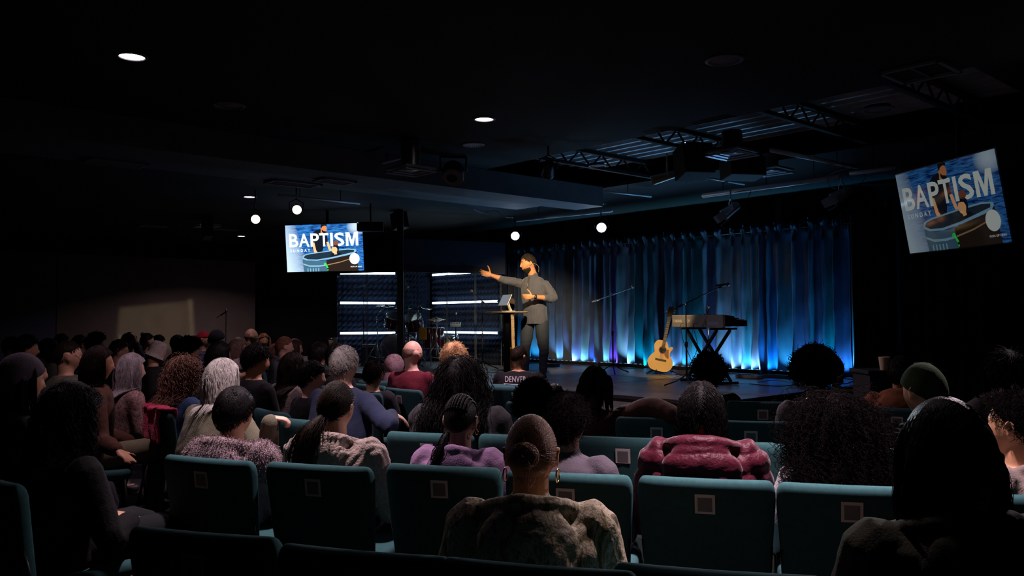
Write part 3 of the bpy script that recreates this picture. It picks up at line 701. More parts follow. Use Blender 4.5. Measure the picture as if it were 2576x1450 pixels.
    for i in (0, 1):
        g.add(*limb([hip[i] - [0, .05, 0], (hip[i] + kn[i]) / 2, kn[i], (kn[i] + an[i]) / 2, an[i]], [.10, .092, .075, .068, .058], 12, 3))
    obj('trousers', g, lm, rt, True)
    for i in (0, 1):
        g = Geo(); u = unit(toe[i] - an[i]); g.add(*limb([an[i] - u * .05 - [0, 0, .045], an[i] + u * .06 - [0, 0, .045], toe[i] - [0, 0, .012]], [.042, .045, .036], 10, 3)); obj('shoe', g, SHOEM, rt, True)
    # hair
    st, hcol, kw = hair; kw = dict(kw)
    if hat: kw['thick'] = .005; hn = 0 if st != 'long' else hn
    n = hn if hn is not None else int(np.clip(7000 / d, 420, 2000) * {'short': 3.0, 'curlytop': 1.3, 'long': 1.4, 'afro': 2.6}.get(st, 1)); r = float(np.clip(.00024 * d, .0007, .0026)) * kw.get('rr', 1)
    if st == 'dread': n = 130; r = .0065
    if st in ('afro', 'curly', 'wavy'): r *= 1.25
    tor = (nb, .19 * ws + inf + .015, .118 + inf + .02, yy(.8))
    g = hair_geo(st, rs, hc, HR, hs, n, r, kw, tor)
    hc_ = HC[hcol] if isinstance(hcol, str) else hcol
    if st == 'afro': hc_ = (.0015, .0012, .0013)
    ho = obj('hair', g, hairmat(hc_, *((.8, 0.0) if st in ('afro', 'curly', 'curlytop', 'dread') and not isinstance(kw.get('rough'), float) else (kw.get('rough', .36), .06 if hcol in ('black', 'dark') else .30))), rt, True)
    if hat:
        hk, hcl = hat[0], hat[1]
        if hk == 'beanie':
            V, F = shell(.017, mask=lambda d: d[:, 2] - .30 * d[:, 1] + .12, nz=.004, fz=40, ridge=.0012); V2 = V * hs @ HR.T + hc; g = Geo().add(V2, F)
            obj('beanie', g, clothmat('plain', hcl), rt, True)
        elif hk == 'bucket':
            g = Geo(); pr = [(.060, .150), (.085, .138), (.098, .10), (.104, .02), (.108, -.01), (.120, -.055), (.127, -.058), (.124, -.066), (.108, -.03), (.098, .0)]
            V, F = lathe(pr, (0, -.01, 0), (0, .0, 1), 40); g.add(V * hs @ HR.T + hc, F); V, F = ball((0, -.01, .135), (.066, .066, .022), 20, 8); g.add(V * hs @ HR.T + hc, F)
            g.V = [hc + (v - hc) * .88 for v in g.V]; obj('bucket_hat', g, clothmat('fuzzy', hcl), rt, True)
        elif hk == 'cap':
            V, F = shell(.014, mask=lambda d: d[:, 2] - .12 * d[:, 1] - .12, nz=0); g = Geo().add(V * hs @ HR.T + hc, F)
            t = np.linspace(-1.2, 1.2, 14); V = []; 
            for rr, zz in ((.088, .035), (.12, .034), (.155, .026)):
                V += [[.075 * math.sin(a) * (rr / .1) ** .3, .02 + (rr - .01) * math.cos(a * .8) * 1.0, zz - .012 * abs(math.sin(a)) ** 2] for a in t]
            V = np.array(V); i = np.arange(13); F = [np.concatenate([np.stack([i + 14 * k, i + 14 * k + 1, i + 14 * k + 15, i + 14 * k + 14], -1) for k in (0, 1)])]
            V2 = np.concatenate([V, V - [0, 0, .004]]); F2 = [np.concatenate([F[0], F[0][:, ::-1] + 42])]
            g.add(V2 * hs @ HR.T + hc, F2); obj('cap', g, clothmat('plain', hcl), rt, True)
        elif hk == 'hoodup':
            V, F = shell(.024, mask=lambda d: d[:, 2] - .9 * d[:, 1] + .75, nz=.010, fz=30); g = Geo().add(V * hs * 1.05 @ HR.T + hc, F)
            g.add(*limb([hc + [0, -.04, -.06], np.array([xx(.95), yy(.95) - .03, nb - .03])], [.085, .11], 16)); obj('hood', g, clothmat(*hcl) if isinstance(hcl[0], str) else clothmat('plain', hcl), rt, True)
    if glasses:
        g = Geo()
        for s in (-1, 1):
            t = np.linspace(0, 2 * math.pi, 15); P = np.stack([s * .033 + .023 * np.cos(t), np.full(15, .100), .002 + .018 * np.sin(t)], 1); g.add(*tube(P, .0018, 5))
            g.add(*rod((s * .056, .098, .006), (s * .079, .0, .008), .0016, 5)); g.add(*rod((s * .079, .0, .008), (s * .076, -.025, -.008), .0016, 5))
        g.add(*rod((-.011, .103, .006), (.011, .103, .006), .0016, 5)); V, F = g.out(); obj('glasses', (V * hs @ HR.T + hc, F), BLACK if glasses == 1 else CHROME, rt, True)
    if beard:
        V, F = shell(.010, mask=lambda d: .62 * (d[:, 1] > -.1) * d[:, 1] - d[:, 2] - .52 - 1.2 * np.clip(.30 - d[:, 1], 0, 1) , nz=.003, fz=90, inner=-.01); g = Geo().add(V * hs @ HR.T + hc, F)
        obj('beard', g, hairmat(HC[beard]), rt, True)
    rt2 = dict(root=rt, hc=hc, HR=HR, nb=nb, yaw=yaw, pos=root, shirt=so, hs=hs, sh=sh)
    if extra: extra(rt2)
    if chair: CHAIRS.append((root[0], root[1], yaw, 'teal padded chair under ' + (chair if isinstance(chair, str) else 'a seated listener'), None))
    return rt2
CHAIRS = []

# ---------------------------------------------------------------- chairs
m_teal = mat('teal_upholstery', (.030, .080, .086), .92, spec=.08, bump=(480, .10), vary=(40, .10))
m_frame = mat('chair_frame', (.03, .03, .032), .4, .6)
m_stick = mat('sticker_paper', (.62, .56, .55), .6); m_stick2 = mat('sticker_print', (.16, .15, .16), .7)
def make_chair():
    r = empty('chair', (0, 0, 0))
    # backrest: padded slab with rounded top, slightly concave
    W = .268; zs = np.concatenate([np.linspace(.40, .80, 9), [.832, .853, .868, .877, .880]])
    ths = np.concatenate([np.full(9, .036), [.038, .035, .028, .018, .006]]); ws_ = np.concatenate([np.linspace(.240, .268, 9), [.267, .263, .256, .247, .236]])
    C, A, B = [], [], []; nseg = 40; t = np.linspace(0, 2 * math.pi, nseg, endpoint=False)
    V = []
    for z, th, ww in zip(zs, ths, ws_):
        yb = -.205 - (z - .46) * .14
        c, s = np.cos(t), np.sin(t); X = ww * np.sign(c) * np.abs(c) ** .28; Y = th * np.sign(s) * np.abs(s) ** .55
        V.append(np.stack([X, yb + Y + .022 * (X / W) ** 2, np.full(nseg, z)], 1))
    K = len(zs); V = np.concatenate(V); i = np.arange(K - 1)[:, None] * nseg; j = np.arange(nseg)[None]; j2 = (j + 1) % nseg
    F = [np.stack([i + j, i + j2, i + nseg + j2, i + nseg + j], -1).reshape(-1, 4), np.arange(nseg)[None, ::-1], np.arange((K - 1) * nseg, K * nseg)[None]]
    bk = obj('backrest', (V, F), m_teal, r, True)
    # seat pad
    zs = [.405, .415, .44, .46, .470, .474]; sc = [.93, .98, 1, .985, .95, .90]; V = []
    for z, s_ in zip(zs, sc):
        c, s = np.cos(t), np.sin(t); V.append(np.stack([.252 * s_ * np.sign(c) * np.abs(c) ** .4, .04 + .235 * s_ * np.sign(s) * np.abs(s) ** .4, np.full(nseg, z)], 1))
    K = len(zs); V = np.concatenate(V); i = np.arange(K - 1)[:, None] * nseg
    F = [np.stack([i + j, i + j2, i + nseg + j2, i + nseg + j], -1).reshape(-1, 4), np.arange(nseg)[None, ::-1], np.arange((K - 1) * nseg, K * nseg)[None]]
    obj('seat', (V, F), m_teal, r, True)
    for sx in (-1, 1):
        obj('leg', Geo().add(*rod((sx * .225, .22, .41), (sx * .235, .25, .0), .011)), m_frame, r, True)
        obj('leg', Geo().add(*rod((sx * .225, -.15, .41), (sx * .235, -.24, .0), .011)), m_frame, r, True)
        obj('back_post', Geo().add(*rod((sx * .235, -.17, .40), (sx * .245, -.225, .62), .011)), m_frame, r, True)
    st = obj('sticker', Geo().add(*box((.0, -.205 - .32 * .14 - .0393, .785), (.078, .0016, .078), rx(R_(8)))), m_stick, r); st['label'] = 'pale square sticker'
    obj('sticker_panel', Geo().add(*box((.0, -.205 - .32 * .14 - .0405, .783), (.056, .0008, .056), rx(R_(8)))), m_stick2, st)
    return r
# ---------------------------------------------------------------- explicit chairs: (px, py of the top edge, yaw deg, label)
proto = make_chair()
XCH = [
 (500, 1341, -17, 'nearest-row teal chair back low at the left, faint sticker on it'),
 (905, 1388, -17, 'nearest-row chair back with a purplish top edge, left of the camouflage hoodie'),
 (1345, 1424, -16, 'nearest-row chair holding the woman in the camouflage hoodie'),
 (1800, 1437, -15, 'nearest-row chair, only its teal top edge showing right of the camouflage hoodie'),
 (516, 1153, -24, 'teal chair back with pale sticker in front of the pink fleece coat'),
 (795, 1170, -19, 'teal chair back with pale sticker in front of the ribbed cardigan'),
 (1110, 1173, -16, 'teal chair back with pale sticker below the lilac hoodie'),
 (1425, 1191, -16, 'teal chair back behind the bun-haired woman, below the grey sweater'),
 (1773, 1205, -15, 'bright teal chair back with pale sticker below the burgundy puffer jacket'),
 (2140, 1222, -14, 'teal chair back with pale sticker below the long curly black hair'),
 (2535, 1245, -13, 'teal chair back with faint sticker at the right edge below the beige top'),
 (1078, 1090, -18, 'third-row teal chair with sticker left of the lilac hoodie'),
 (1318, 1096, -16, 'third-row teal chair between the lilac hoodie and the bun-haired woman'),
 (1568, 1101, -15, 'third-row teal chair with a clear white sticker beside the grey sweater'),
 (1822, 1112, -14, 'third-row chair with a mauve top edge right of the burgundy puffer jacket'),
 (2062, 1121, -13, 'third-row chair with a mauve top edge left of the long curly black hair'),
 (2300, 1131, -13, 'third-row teal chair partly seen beside the long black hair'),
 (1652, 1052, -15, 'fourth-row teal chair with dim sticker below the quilted brown coat'),
 (1888, 1060, -14, 'fourth-row teal chair with pale sticker left of the patterned grey T-shirt'),
 (2150, 1064, -13, 'fourth-row chair below the rust-coloured hooded coat'),
 (1918, 1011, -13, 'front-row empty teal chair left of the man with the afro'),
 (2400, 1019, -12, 'front-row teal chair right of the dark green beanie'),
 (672, 988, -46, 'left-block teal chair with narrow sticker beside the hand of the olive-shirted woman'),
 (742, 998, -46, 'left-block teal chair with narrow sticker left of the dark-haired person in the ribbed cardigan'),
 (925, 968, -46, 'left-block teal chair with sticker in front of the navy sweatshirt'),
 (1010, 979, -46, 'left-block teal chair with sticker behind the bald man in maroon'),
 (1248, 967, -28, 'teal chair with sticker below the T-shirt lettered across the back'),
 (1300, 973, -28, 'teal chair at the stage edge beside the lettered T-shirt'),
 (400, 938, -46, 'teal chair with narrow stickers in front of the cream bucket hat'),
 (446, 946, -46, 'teal chair between the bucket hat and the blue sweatshirt'),
 (320, 1000, -52, 'teal chair back left of the crimson blanket'),
 (395, 1030, -52, 'chair back carrying the crimson blanket'),
]
first = [True]
def put_chair(x, y, yaw, label, group='padded teal chairs of the audience'):
    o = proto if first[0] else copy_tree(proto); first[0] = False
    o.location = (x, y, 0); o.rotation_euler = (0, 0, yaw); tag(o, label, 'chair', group); return o
XP = []
for px, py, yw, lb in XCH:
    t = atz(px, py, .88); y = R_(yw); p = t + rz(y) @ np.array([0, .264, 0]); put_chair(p[0], p[1], y, lb); XP.append((p, t))

H = lambda s, c, **k: (s, c, k)
# ---- foreground and second row
def hoops(q):
    for s in (-1, 1):
        c = q['hc'] + q['HR'] @ (np.array([s * .084, -.008, -.062]) * q['hs']); t = np.linspace(0, 2 * math.pi, 22)
        obj('hoop_earring', Geo().add(*tube(c + np.stack([.004 * np.cos(t), .017 * np.cos(t), .021 * np.sin(t)], 1), .0028, 6)), mat('gold', (.8, .55, .25), .22, 1), q['root'], True)
def smallhoop(q):
    c = q['hc'] + q['HR'] @ np.array([.084, -.006, -.05]); t = np.linspace(0, 2 * math.pi, 18)
    obj('hoop_earring', Geo().add(*tube(c + np.stack([.003 * np.cos(t), .010 * np.cos(t), .013 * np.sin(t)], 1), .0018, 6)), mat('gold', (.8, .55, .25), .22, 1), q['root'], True)
def clip(q):
    c = q['hc'] + q['HR'] @ np.array([.035, -.135, -.055]); g = Geo()
    for a in np.linspace(0, 6.28, 6)[:-1]: g.add(*ball(c + [.014 * math.cos(a), -.006, .014 * math.sin(a)], (.010, .006, .010), 10, 6))
    g.add(*ball(c + [0, -.012, 0], (.006, .005, .006), 8, 6)); obj('hair_clip', g, mat('pearl', (.75, .6, .55), .25, spec=.8), q['root'], True)
def strapsX(q): 
    pass
person(1337, 1040, 2.40, R_(-6), 'O', H('bun', (.36, .185, .11), bd=(-.12, -.99, .12), br=.042, bn=520, thick=.007, nz=.001, wisps=36, rough=.34, low=.50), ('camo', (.25, .2, .12)), 'woman with a low brown bun, hoop earrings and a camouflage hoodie, nearest in the middle', ws=1.12, hood=dict(s=1.25, drop=1), extra=hoops, chair=False, hn=2600, vox=.0065, collar=.02, lean=.10)
person(2370, 1006, 2.10, R_(4), 'O', H('long', 'black', L=.42, thick=.024, nz=.004, curl=.003, part=.2, rr=1.5), ('coat', (.022, .022, .009)), 'person with straight black hair over an olive coat, large in the lower right corner', ws=1.3, hood=dict(s=1.35, drop=1), chair=False, hn=1900, hs=1.12, wide=1.1, lean=.05)
person(597, 972, 4.10, R_(-20), 'M', H('short', 'black', thick=.022, nz=.004, SL=.014), ('fuzzy', (.52, .34, .38)), 'person with a dark rounded haircut in a pale pink fleece coat with its hood down', ws=1.12, hood=dict(s=1.3), chair=False, fur=5200, vox=.009, hs=1.05)
person(852, 955, 3.95, R_(-18), 'M', H('pony', 'dark', bd=(-.15, -.95, -.2), thick=.012, tail=.27, tn=900, tr=.050, td=(-.2, -.7, 0), curl=.003, tside=(-.05, -.03, 0)), ('knit', (.46, .33, .29)), 'person with dark hair tied back in a ponytail over a cream ribbed cardigan', ws=1.18, hood=dict(s=1.15), chair=False, vox=.009, hs=1.02)
person(1163, 990, 3.88, R_(-18), 'D', H('corn', 'black', tail=.30, tn=240, tr=.030, bd=(-.35, -.88, -.30), curl=.004, tside=(-.05, -.02, 0), nz=0), ('coat', (.36, .19, .36)), 'woman with cornrow braids gathered into a ponytail, in a lilac hoodie', ws=1.0, hood=dict(s=1.0), chair=False, extra=smallhoop, vox=.008, lean=.08)
person(1432, 985, 3.75, R_(-24), 'D', H('curlytop', 'black', thick=.016, SL=.05, top=.025), ('plain', (.11, .085, .11)), 'person with short black curls and a charcoal grey sweater, right of the bun-haired woman', ws=1.0, chair=False, collar=.01, lean=.07)
person(1764, 955, 3.60, R_(-14), 'M', H('long', 'black', L=.24, thick=.013, curl=.005, cl=.07, rough=.28, face=.0), ('puffer', (.085, .004, .018)), 'person with glossy black shoulder-length hair in a burgundy quilted puffer jacket', ws=1.1, hood=dict(s=1.35), chair=False, vox=.008, lean=.02)
person(2098, 985, 3.50, R_(-8), 'M', H('curly', 'black', L=.42, thick=.038, curl=.011, cl=.035, puff=.045, top=.04, nz=.016), ('plain', (.72, .62, .68)), 'person with very long curly black hair and a flower hair clip over a white shirt', ws=1.05, chair=False, extra=clip, hn=2300, lean=.06)
person(2545, 978, 3.15, R_(28), 'O', H('curlytop', 'black', thick=.012, SL=.03), ('coat', (.38, .27, .25)), 'person with cropped black curls and a beige hooded top at the right edge', ws=1.05, hood=dict(s=1.0), hyaw=R_(8), chair=False, hs=1.1)
# ---- third row and beyond, middle and right
person(566, 900, 5.0, R_(-34), 'L', H('long', 'silver', L=.15, thick=.018, curl=.002, cl=.14, rough=.32), ('coat', (.20, .175, .12), dict(inf=.5)), 'silver-haired woman in an olive long-sleeved top leaning forward with one hand raised', ws=1.25, lean=.08, wide=1.15, chair=False, collar=0, legs=(.08, .06, .05),
       wrists=[None, (at(682, 1052, 4.65), (.8, .3, -.12), (-.1, .1, -1))], handkw=dict(curl=1.15, thumb=.45, s=.92), hs=.98)
person(1160, 900, 5.0, R_(-20), 'M', H('wavy', 'black', L=.50, thick=.03, curl=.004, puff=.03), ('coat', (.055, .048, .055)), 'broad person with long black hair and a dark grey sweater in the middle', ws=1.45, wide=1.3, legs='jeans', lean=.03)
person(1345, 951, 5.35, R_(-12), 'D', H('afro', 'black', thick=.046, L=.09, top=.06, nz=.02), ('plain', (.03, .03, .035)), 'person with a rounded cloud of black hair behind the grey sweater', ws=.9, hs=1.05)
person(1398, 965, 6.6, R_(-30), 'M', H('buzz', 'dark'), ('plain', (.05, .04, .04)), 'small shaven head peeking out between two dark heads below the stage', chair=True, ws=.8)
person(1497, 922, 5.7, R_(-16), 'D', H('dread', 'black', L=.20, thick=.02, puff=0, stiff=.62), ('coat', (.11, .045, .028)), 'person with black locs in a brown coat with one arm stretched out right', ws=1.12, chair=False,
       wrists=[None, (at(1735, 1050, 5.15), (1, -.1, -.15), (0, 0, -1))], elbows=[None, at(1620, 1005, 5.5)], lean=-.02)
person(1783, 884, 6.3, R_(-10), 'D', H('afro', 'black', thick=.03, L=.13, nz=.016), ('plain', (.025, .024, .026)), 'person with a loose dark updo at the foot of the keyboard', ws=1.0, chair=False)
person(2047, 860, 5.35, R_(-8), 'D', H('afro', 'black', thick=.084, L=.11, top=.105, nz=.035, fz=28), ('coat', (.26, .23, .24), dict(inf=.4)), 'man with a big round afro against the blue curtain, in a grey patterned T-shirt', ws=1.05, chair=False, vox=.011)
person(2266, 893, 6.1, R_(-30), 'M', H('short', 'dark', thick=.014), ('coat', (.46, .16, .075)), 'person with dark hair in a rust orange hooded coat right of the stage', ws=1.1, hood=dict(s=1.2), chair=True, vox=.012)
person(2315, 912, 4.75, R_(22), 'O', H('short', 'black'), ('plaid', (.05, .045, .07)), 'person in a dark green knitted beanie and a plaid shirt', ws=1.05, hat=('beanie', (.028, .062, .012)), chair=False, hs=1.28, legs='jeans')
def furcollar(q):
    rs = np.random.RandomState(4); t = rs.rand(2600) * 3.6 - .25; p = np.stack([.15 * np.cos(t), -.02 - .12 * np.sin(t), q['nb'] - .02 + .04 * np.sin(t)], 1) + rs.randn(2600, 3) * .014
    n = rs.randn(2600, 3) * .7 + np.stack([np.cos(t), -np.sin(t), .8 + 0 * t], 1); k = np.linspace(0, 1, 4)[None, :, None]
    obj('fur_trim', Geo().add(*strands(p[:, None] + n[:, None] * k * .028, .0018)), hairmat((.30, .25, .24), 50 / 100), q['root'], True)['kind'] = 'stuff'
person(2531, 880, 5.3, R_(-4), 'M', H('short', 'black', thick=.018, SL=.05, rough=.25), ('coat', (.09, .08, .095)), 'person with shiny black hair and a coat with fur-trimmed hood at the right edge', ws=1.2, hood=dict(s=1.3), chair=True, extra=furcollar, hs=1.1)
def denver(q):
    V, F = textmesh('DENVER', .215, .060, .02); sh = np.array([v.co[:] for v in q['shirt'].data.vertices]); V = V.copy(); Z = V[:, 1] + q['nb'] - .075
    x = V[:, 0]; y = np.empty(len(x))
    for i in range(len(x)):
        m = (np.abs(sh[:, 0] - x[i]) < .03) & (np.abs(sh[:, 2] - Z[i]) < .03); y[i] = sh[m, 1].min() - .006 if m.any() else -.16
    y = np.polyval(np.polyfit(x, y, 2), x) - .003
    obj('lettering', (np.stack([x, y, Z + .10 * x * x], 1), F), mat('print_white', (.8, .7, .75), .6), q['shirt'])['label'] = 'white DENVER lettering'
    g = Geo(); xs = np.linspace(-.12, .12, 12)
    for dz in (.215, .225):
        P = np.stack([xs, -.158 + .35 * xs * xs, q['nb'] + .09 - dz + .6 * xs * xs], 1); P[:, 1] = np.interp(xs, x[np.argsort(x)], y[np.argsort(x)]) - .003; g.add(*tube(P, .0022, 5))
    g.add(*ball((0, np.interp(0, x[np.argsort(x)], y[np.argsort(x)]) - .002, q['nb'] - .148), (.03, .004, .018), 16, 8))
    obj('emblem', g, mat('print_white', (.8, .7, .75), .6), q['shirt'])
person(1306, 867, 8.15, R_(-12), 'O', H('short', 'dark', thick=.006, SL=.010, low=.45), ('tee', (.012, .011, .013)), 'man in a black T-shirt lettered DENVER across the back, in front of the speaker', ws=1.12, chair=False, extra=denver, hyaw=R_(-25), hpitch=R_(-12), vox=.012, wide=1.15, hs=.92)
# ---- left block
person(872, 868, 5.6, R_(-32), 'L', H('short', 'grey', thick=.012, SL=.015, lift=.12, rough=.4, top=.014, mess=.35), ('plain', (.035, .045, .10)), 'grey-haired man in a navy sweatshirt with one hand resting on his knee', ws=1.22, wide=1.15, chair=True,
       wrists=[None, (at(985, 1040, 5.5), (.8, .2, -.45), (-.1, 0, -1))], elbows=[None, at(930, 1040, 5.3)], legs=(.04, .035, .04), handkw=dict(curl=.5))
person(1040, 857, 7.9, R_(-24), 'L', H('bald', (.26, .15, .11)), ('coat', (.20, .02, .04), dict(inf=.5)), 'bald bearded man with dark glasses in a maroon long-sleeved shirt', ws=1.1, glasses=1, beard='dark', hyaw=R_(-25), chair=False, hs=1.08)
person(1144, 861, 7.7, R_(-15), 'L', H('curlytop', 'blond', thick=.030, SL=.045, top=.03, nz=.014, rr=.55), ('plain', (.06, .055, .09)), 'person with tousled curly blond hair below the drum kit', ws=.95, hs=1.12, hn=2600)
person(993, 892, 8.95, R_(-20), 'M', H('buzz', 'dark'), ('plain', (.20, .20, .30)), 'person in a blue mottled hood pulled over the head', ws=.9, hat=('hoodup', ('floral', (.25, .25, .42))))
person(943, 905, 7.6, R_(-22), 'M', H('curlytop', 'black', thick=.016, SL=.025), ('plain', (.03, .03, .035)), 'dark-haired person left of the mottled blue hood', ws=.95)
person(741, 885, 7.1, R_(-40), 'M', H('long', 'dark', L=.30, thick=.018, curl=.004), ('fuzzy', (.40, .31, .30)), 'woman with shoulder-length dark hair in a pale fleece', ws=1.0, chair=True)
person(790, 904, 6.1, R_(-50), 'L', H('short', 'black', thick=.014, SL=.02), ('plain', (.015, .015, .018)), 'boy with short dark hair in profile, in a black shirt, left of the navy sweatshirt', ws=.8, hs=.95, hyaw=R_(-20), chair=True)
person(650, 862, 6.5, R_(-42), 'O', H('short', 'black', thick=.018, SL=.026, rough=.26), ('plain', (.012, .012, .014)), 'man with wavy black hair and shaved sides, looking right in a black shirt', ws=1.1, hyaw=R_(-22), hpitch=R_(-8), chair=True)
person(606, 900, 6.9, R_(-50), 'L', H('short', 'grey'), ('plain', (.04, .035, .04)), 'person in a grey peaked cap half hidden by the silver-haired woman', ws=.9, hat=('cap', (.20, .17, .17)), hyaw=R_(-20), chair=True)
person(720, 845, 10.6, R_(-62), 'L', H('pony', (.24, .10, .06), bd=(0, -.95, .3), tail=.16, tn=160, tr=.032, td=(0, -1, 0)), ('plain', (.16, .16, .19)), 'smiling woman with ginger ponytail and grey hoodie in profile', ws=1.0, hood=dict(s=1.1), chair=True, vox=.010, hs=1.05)
person(745, 852, 11.2, R_(-64), 'L', H('long', 'brown', L=.22), ('plain', (.05, .04, .05)), 'pale face in profile just behind the ginger ponytail woman', ws=.85, chair=True, vox=.011)
person(635, 827, 13.6, R_(-60), 'M', H('bald', (.22, .13, .10)), ('plain', (.02, .02, .025)), 'bald man with silver-rimmed glasses far back at the wall corner', ws=1.1, glasses=2, vox=.012, hs=1.1)
person(664, 838, 14.2, R_(-150), 'O', H('long', (.42, .20, .08), L=.34), ('plain', (.03, .025, .03)), 'person with reddish blond hair facing the camera, beside the far bald man', ws=.95, vox=.013)
person(603, 849, 10.8, R_(-60), 'L', H('long', (.36, .22, .17), L=.24, thick=.018), ('plain', (.10, .07, .08)), 'woman with light auburn hair looking right, below the far bald man', ws=.95, vox=.011, hs=1.1)
person(515, 832, 13.6, R_(-80), 'M', H('buzz', 'black'), ('puffer', (.12, .11, .17)), 'person in a cap tinted as red-lit and quilted jacket, face lit from the right', ws=1.05, hat=('cap', (.55, .03, .05)), vox=.013, hs=1.15)  # cap colour carries the red light falling on the hat
person(548, 829, 12.8, R_(-35), 'M', H('buzz', 'black'), ('plain', (.03, .02, .02)), 'person in a tall dark knit hat next to the red-lit cap', ws=1.0, hat=('beanie', (.02, .02, .028)), hs=1.2)
person(400, 857, 8.8, R_(-62), 'M', H('short', 'black'), ('plain', (.02, .018, .02)), 'person in a cream fluffy bucket hat leaning forward', ws=.95, hat=('bucket', (.85, .70, .62)), hpitch=R_(-24), lean=.14, hs=.92, chair=False)
person(337, 888, 6.7, R_(-50), 'L', H('long', (.26, .22, .23), L=.36, thick=.02, curl=.003, cl=.14), ('floral', (.45, .35, .33)), 'woman with long ash-grey hair in a beige top with a flowered wrap', ws=1.1, chair=True)
person(470, 899, 6.0, R_(-45), 'L', H('wavy', (.20, .10, .065), L=.24, thick=.034, curl=.008, cl=.05, puff=.02), ('plain', (.045, .10, .22)), 'person with frizzy chestnut hair in a blue sweatshirt', ws=1.12, chair=False, collar=.01)
person(255, 868, 6.0, R_(-62), 'O', H('long', 'dark', L=.30), ('coat', (.12, .05, .03), dict(inf=.6)), 'person in a brown knit and olive trousers, legs crossed, hand on the thigh', ws=1.15, chair=True, legs=(.27, .24, .15), cross=True,
       wrists=[None, (at(296, 1136, 5.55), (.75, -.35, -.35), (-.1, .2, -1))], handkw=dict(curl=.3), lean=.05)
person(190, 972, 3.7, R_(-38), 'O', H('wavy', 'black', L=.42, thick=.04), ('plain', (.012, .012, .014)), 'large dark silhouette with long black hair at the left, in front of the others', ws=1.2, chair=True)
person(62, 886, 4.6, R_(-40), 'O', H('long', 'black', L=.3), ('plain', (.02, .02, .025)), 'person in a grey-mauve knit cap large at the left edge', ws=1.15, hat=('beanie', (.11, .085, .11)), chair=True, hs=1.15)
person(178, 856, 7.2, R_(-50), 'M', H('buzz', 'dark'), ('coat', (.15, .145, .11)), 'man with cropped hair, glasses and an olive jacket with a backpack strap', ws=1.15, glasses=2, hyaw=R_(-10), chair=True, hs=1.1)
person(72, 842, 8.6, R_(-60), 'O', H('short', 'black', thick=.02), ('plain', (.03, .02, .02)), 'dark-haired person at the left edge whose face catches orange light', ws=1.1, chair=True, hs=1.1)
person(32, 845, 10.6, R_(-40), 'M', H('short', 'black'), ('plain', (.02, .02, .02)), 'dark head at the far left edge against the blue-grey wall', ws=1.0)
person(126, 850, 9.7, R_(-35), 'M', H('long', 'black', L=.25, rough=.22), ('coat', (.18, .17, .14)), 'person with glossy black hair between the orange-lit face and the cropped man', ws=.95)
person(158, 838, 12.4, R_(-40), 'M', H('short', 'black'), ('plain', (.02, .02, .02)), 'leftmost of the dim heads along the brown wall', ws=.95)
person(203, 841, 12.0, R_(-40), 'M', H('short', 'dark'), ('plain', (.03, .03, .03)), 'dim head second from the left along the brown wall', ws=.95)
person(246, 832, 11.0, R_(-45), 'D', H('afro', 'black', thick=.02, L=.1), ('plain', (.10, .10, .12)), 'dim head with rounded hair below the left end of the lit wall patch', ws=.95)
person(304, 852, 9.3, R_(-60), 'M', H('short', 'dark'), ('plain', (.03, .03, .035)), 'person in glasses whose purple-lit face looks right', ws=1.05, glasses=2, hyaw=R_(-10))
person(329, 835, 11.4, R_(-80), 'D', H('short', 'black'), ('plain', (.05, .04, .05)), 'man resting his chin on his hand in front of the lit wall patch', ws=1.05,
       wrists=[None, (at(343, 862, 11.2), (-.3, -.2, 1), (-.8, .3, 0))])
person(374, 838, 12.6, R_(-50), 'M', H('bun', 'black', bd=(0, -.6, .8), br=.03), ('plain', (.02, .02, .02)), 'dark head with a top knot left of centre of the lit wall patch', ws=.9)
person(402, 841, 13.0, R_(-60), 'M', H('short', 'black'), ('plain', (.02, .02, .02)), 'dark head directly above the cream bucket hat', ws=.9)
person(450, 842, 11.8, R_(-60), 'D', H('buzz', 'black'), ('plain', (.13, .11, .26)), 'man with close-cut hair in a violet-blue shirt right of the bucket hat', ws=1.1)
person(481, 846, 10.2, R_(-45), 'M', H('afro', 'black', thick=.03, L=.12), ('plain', (.02, .02, .02)), 'person with spiky black hair left of the red-lit cap', ws=1.0, hs=1.1)
person(556, 858, 8.4, R_(-40), 'M', H('long', 'black', L=.26, thick=.02), ('plain', (.015, .015, .018)), 'dark round head right behind the silver-haired woman', ws=1.0, hs=1.15)
person(805, 861, 9.2, R_(-30), 'M', H('short', 'black', thick=.02), ('plain', (.015, .015, .02)), 'dark rounded head against the black wall left of the grey-haired man', ws=1.0, hs=1.1)
person(850, 863, 8.4, R_(-28), 'M', H('short', 'black', thick=.02), ('plain', (.015, .015, .018)), 'dark head half hidden behind the grey-haired man', ws=1.0, hs=1.1)
person(90, 895, 6.6, R_(-45), 'M', H('short', 'black'), ('plain', (.02, .02, .02)), 'dark shape between the grey-mauve cap and the olive jacket', ws=1.0)
# chairs for everyone without one in the explicit rows
for x, y, yaw, lb, _ in CHAIRS: pass
used = 0
for q in [o for o in COL.objects if o.type == 'EMPTY' and o.name.startswith('person')]:
    p = np.array(q.location)
    if any(np.linalg.norm(p[:2] - e[0][:2]) < .33 for e in XP): continue
    if not any(abs(c[0] - p[0]) < 1e-4 and abs(c[1] - p[1]) < 1e-4 for c in CHAIRS): continue
    lb = q['label']
    put_chair(p[0], p[1], q.rotation_euler[2], 'teal padded chair occupied by the ' + ' '.join(lb.replace(',', '').split()[:10])); XP.append((p, p))
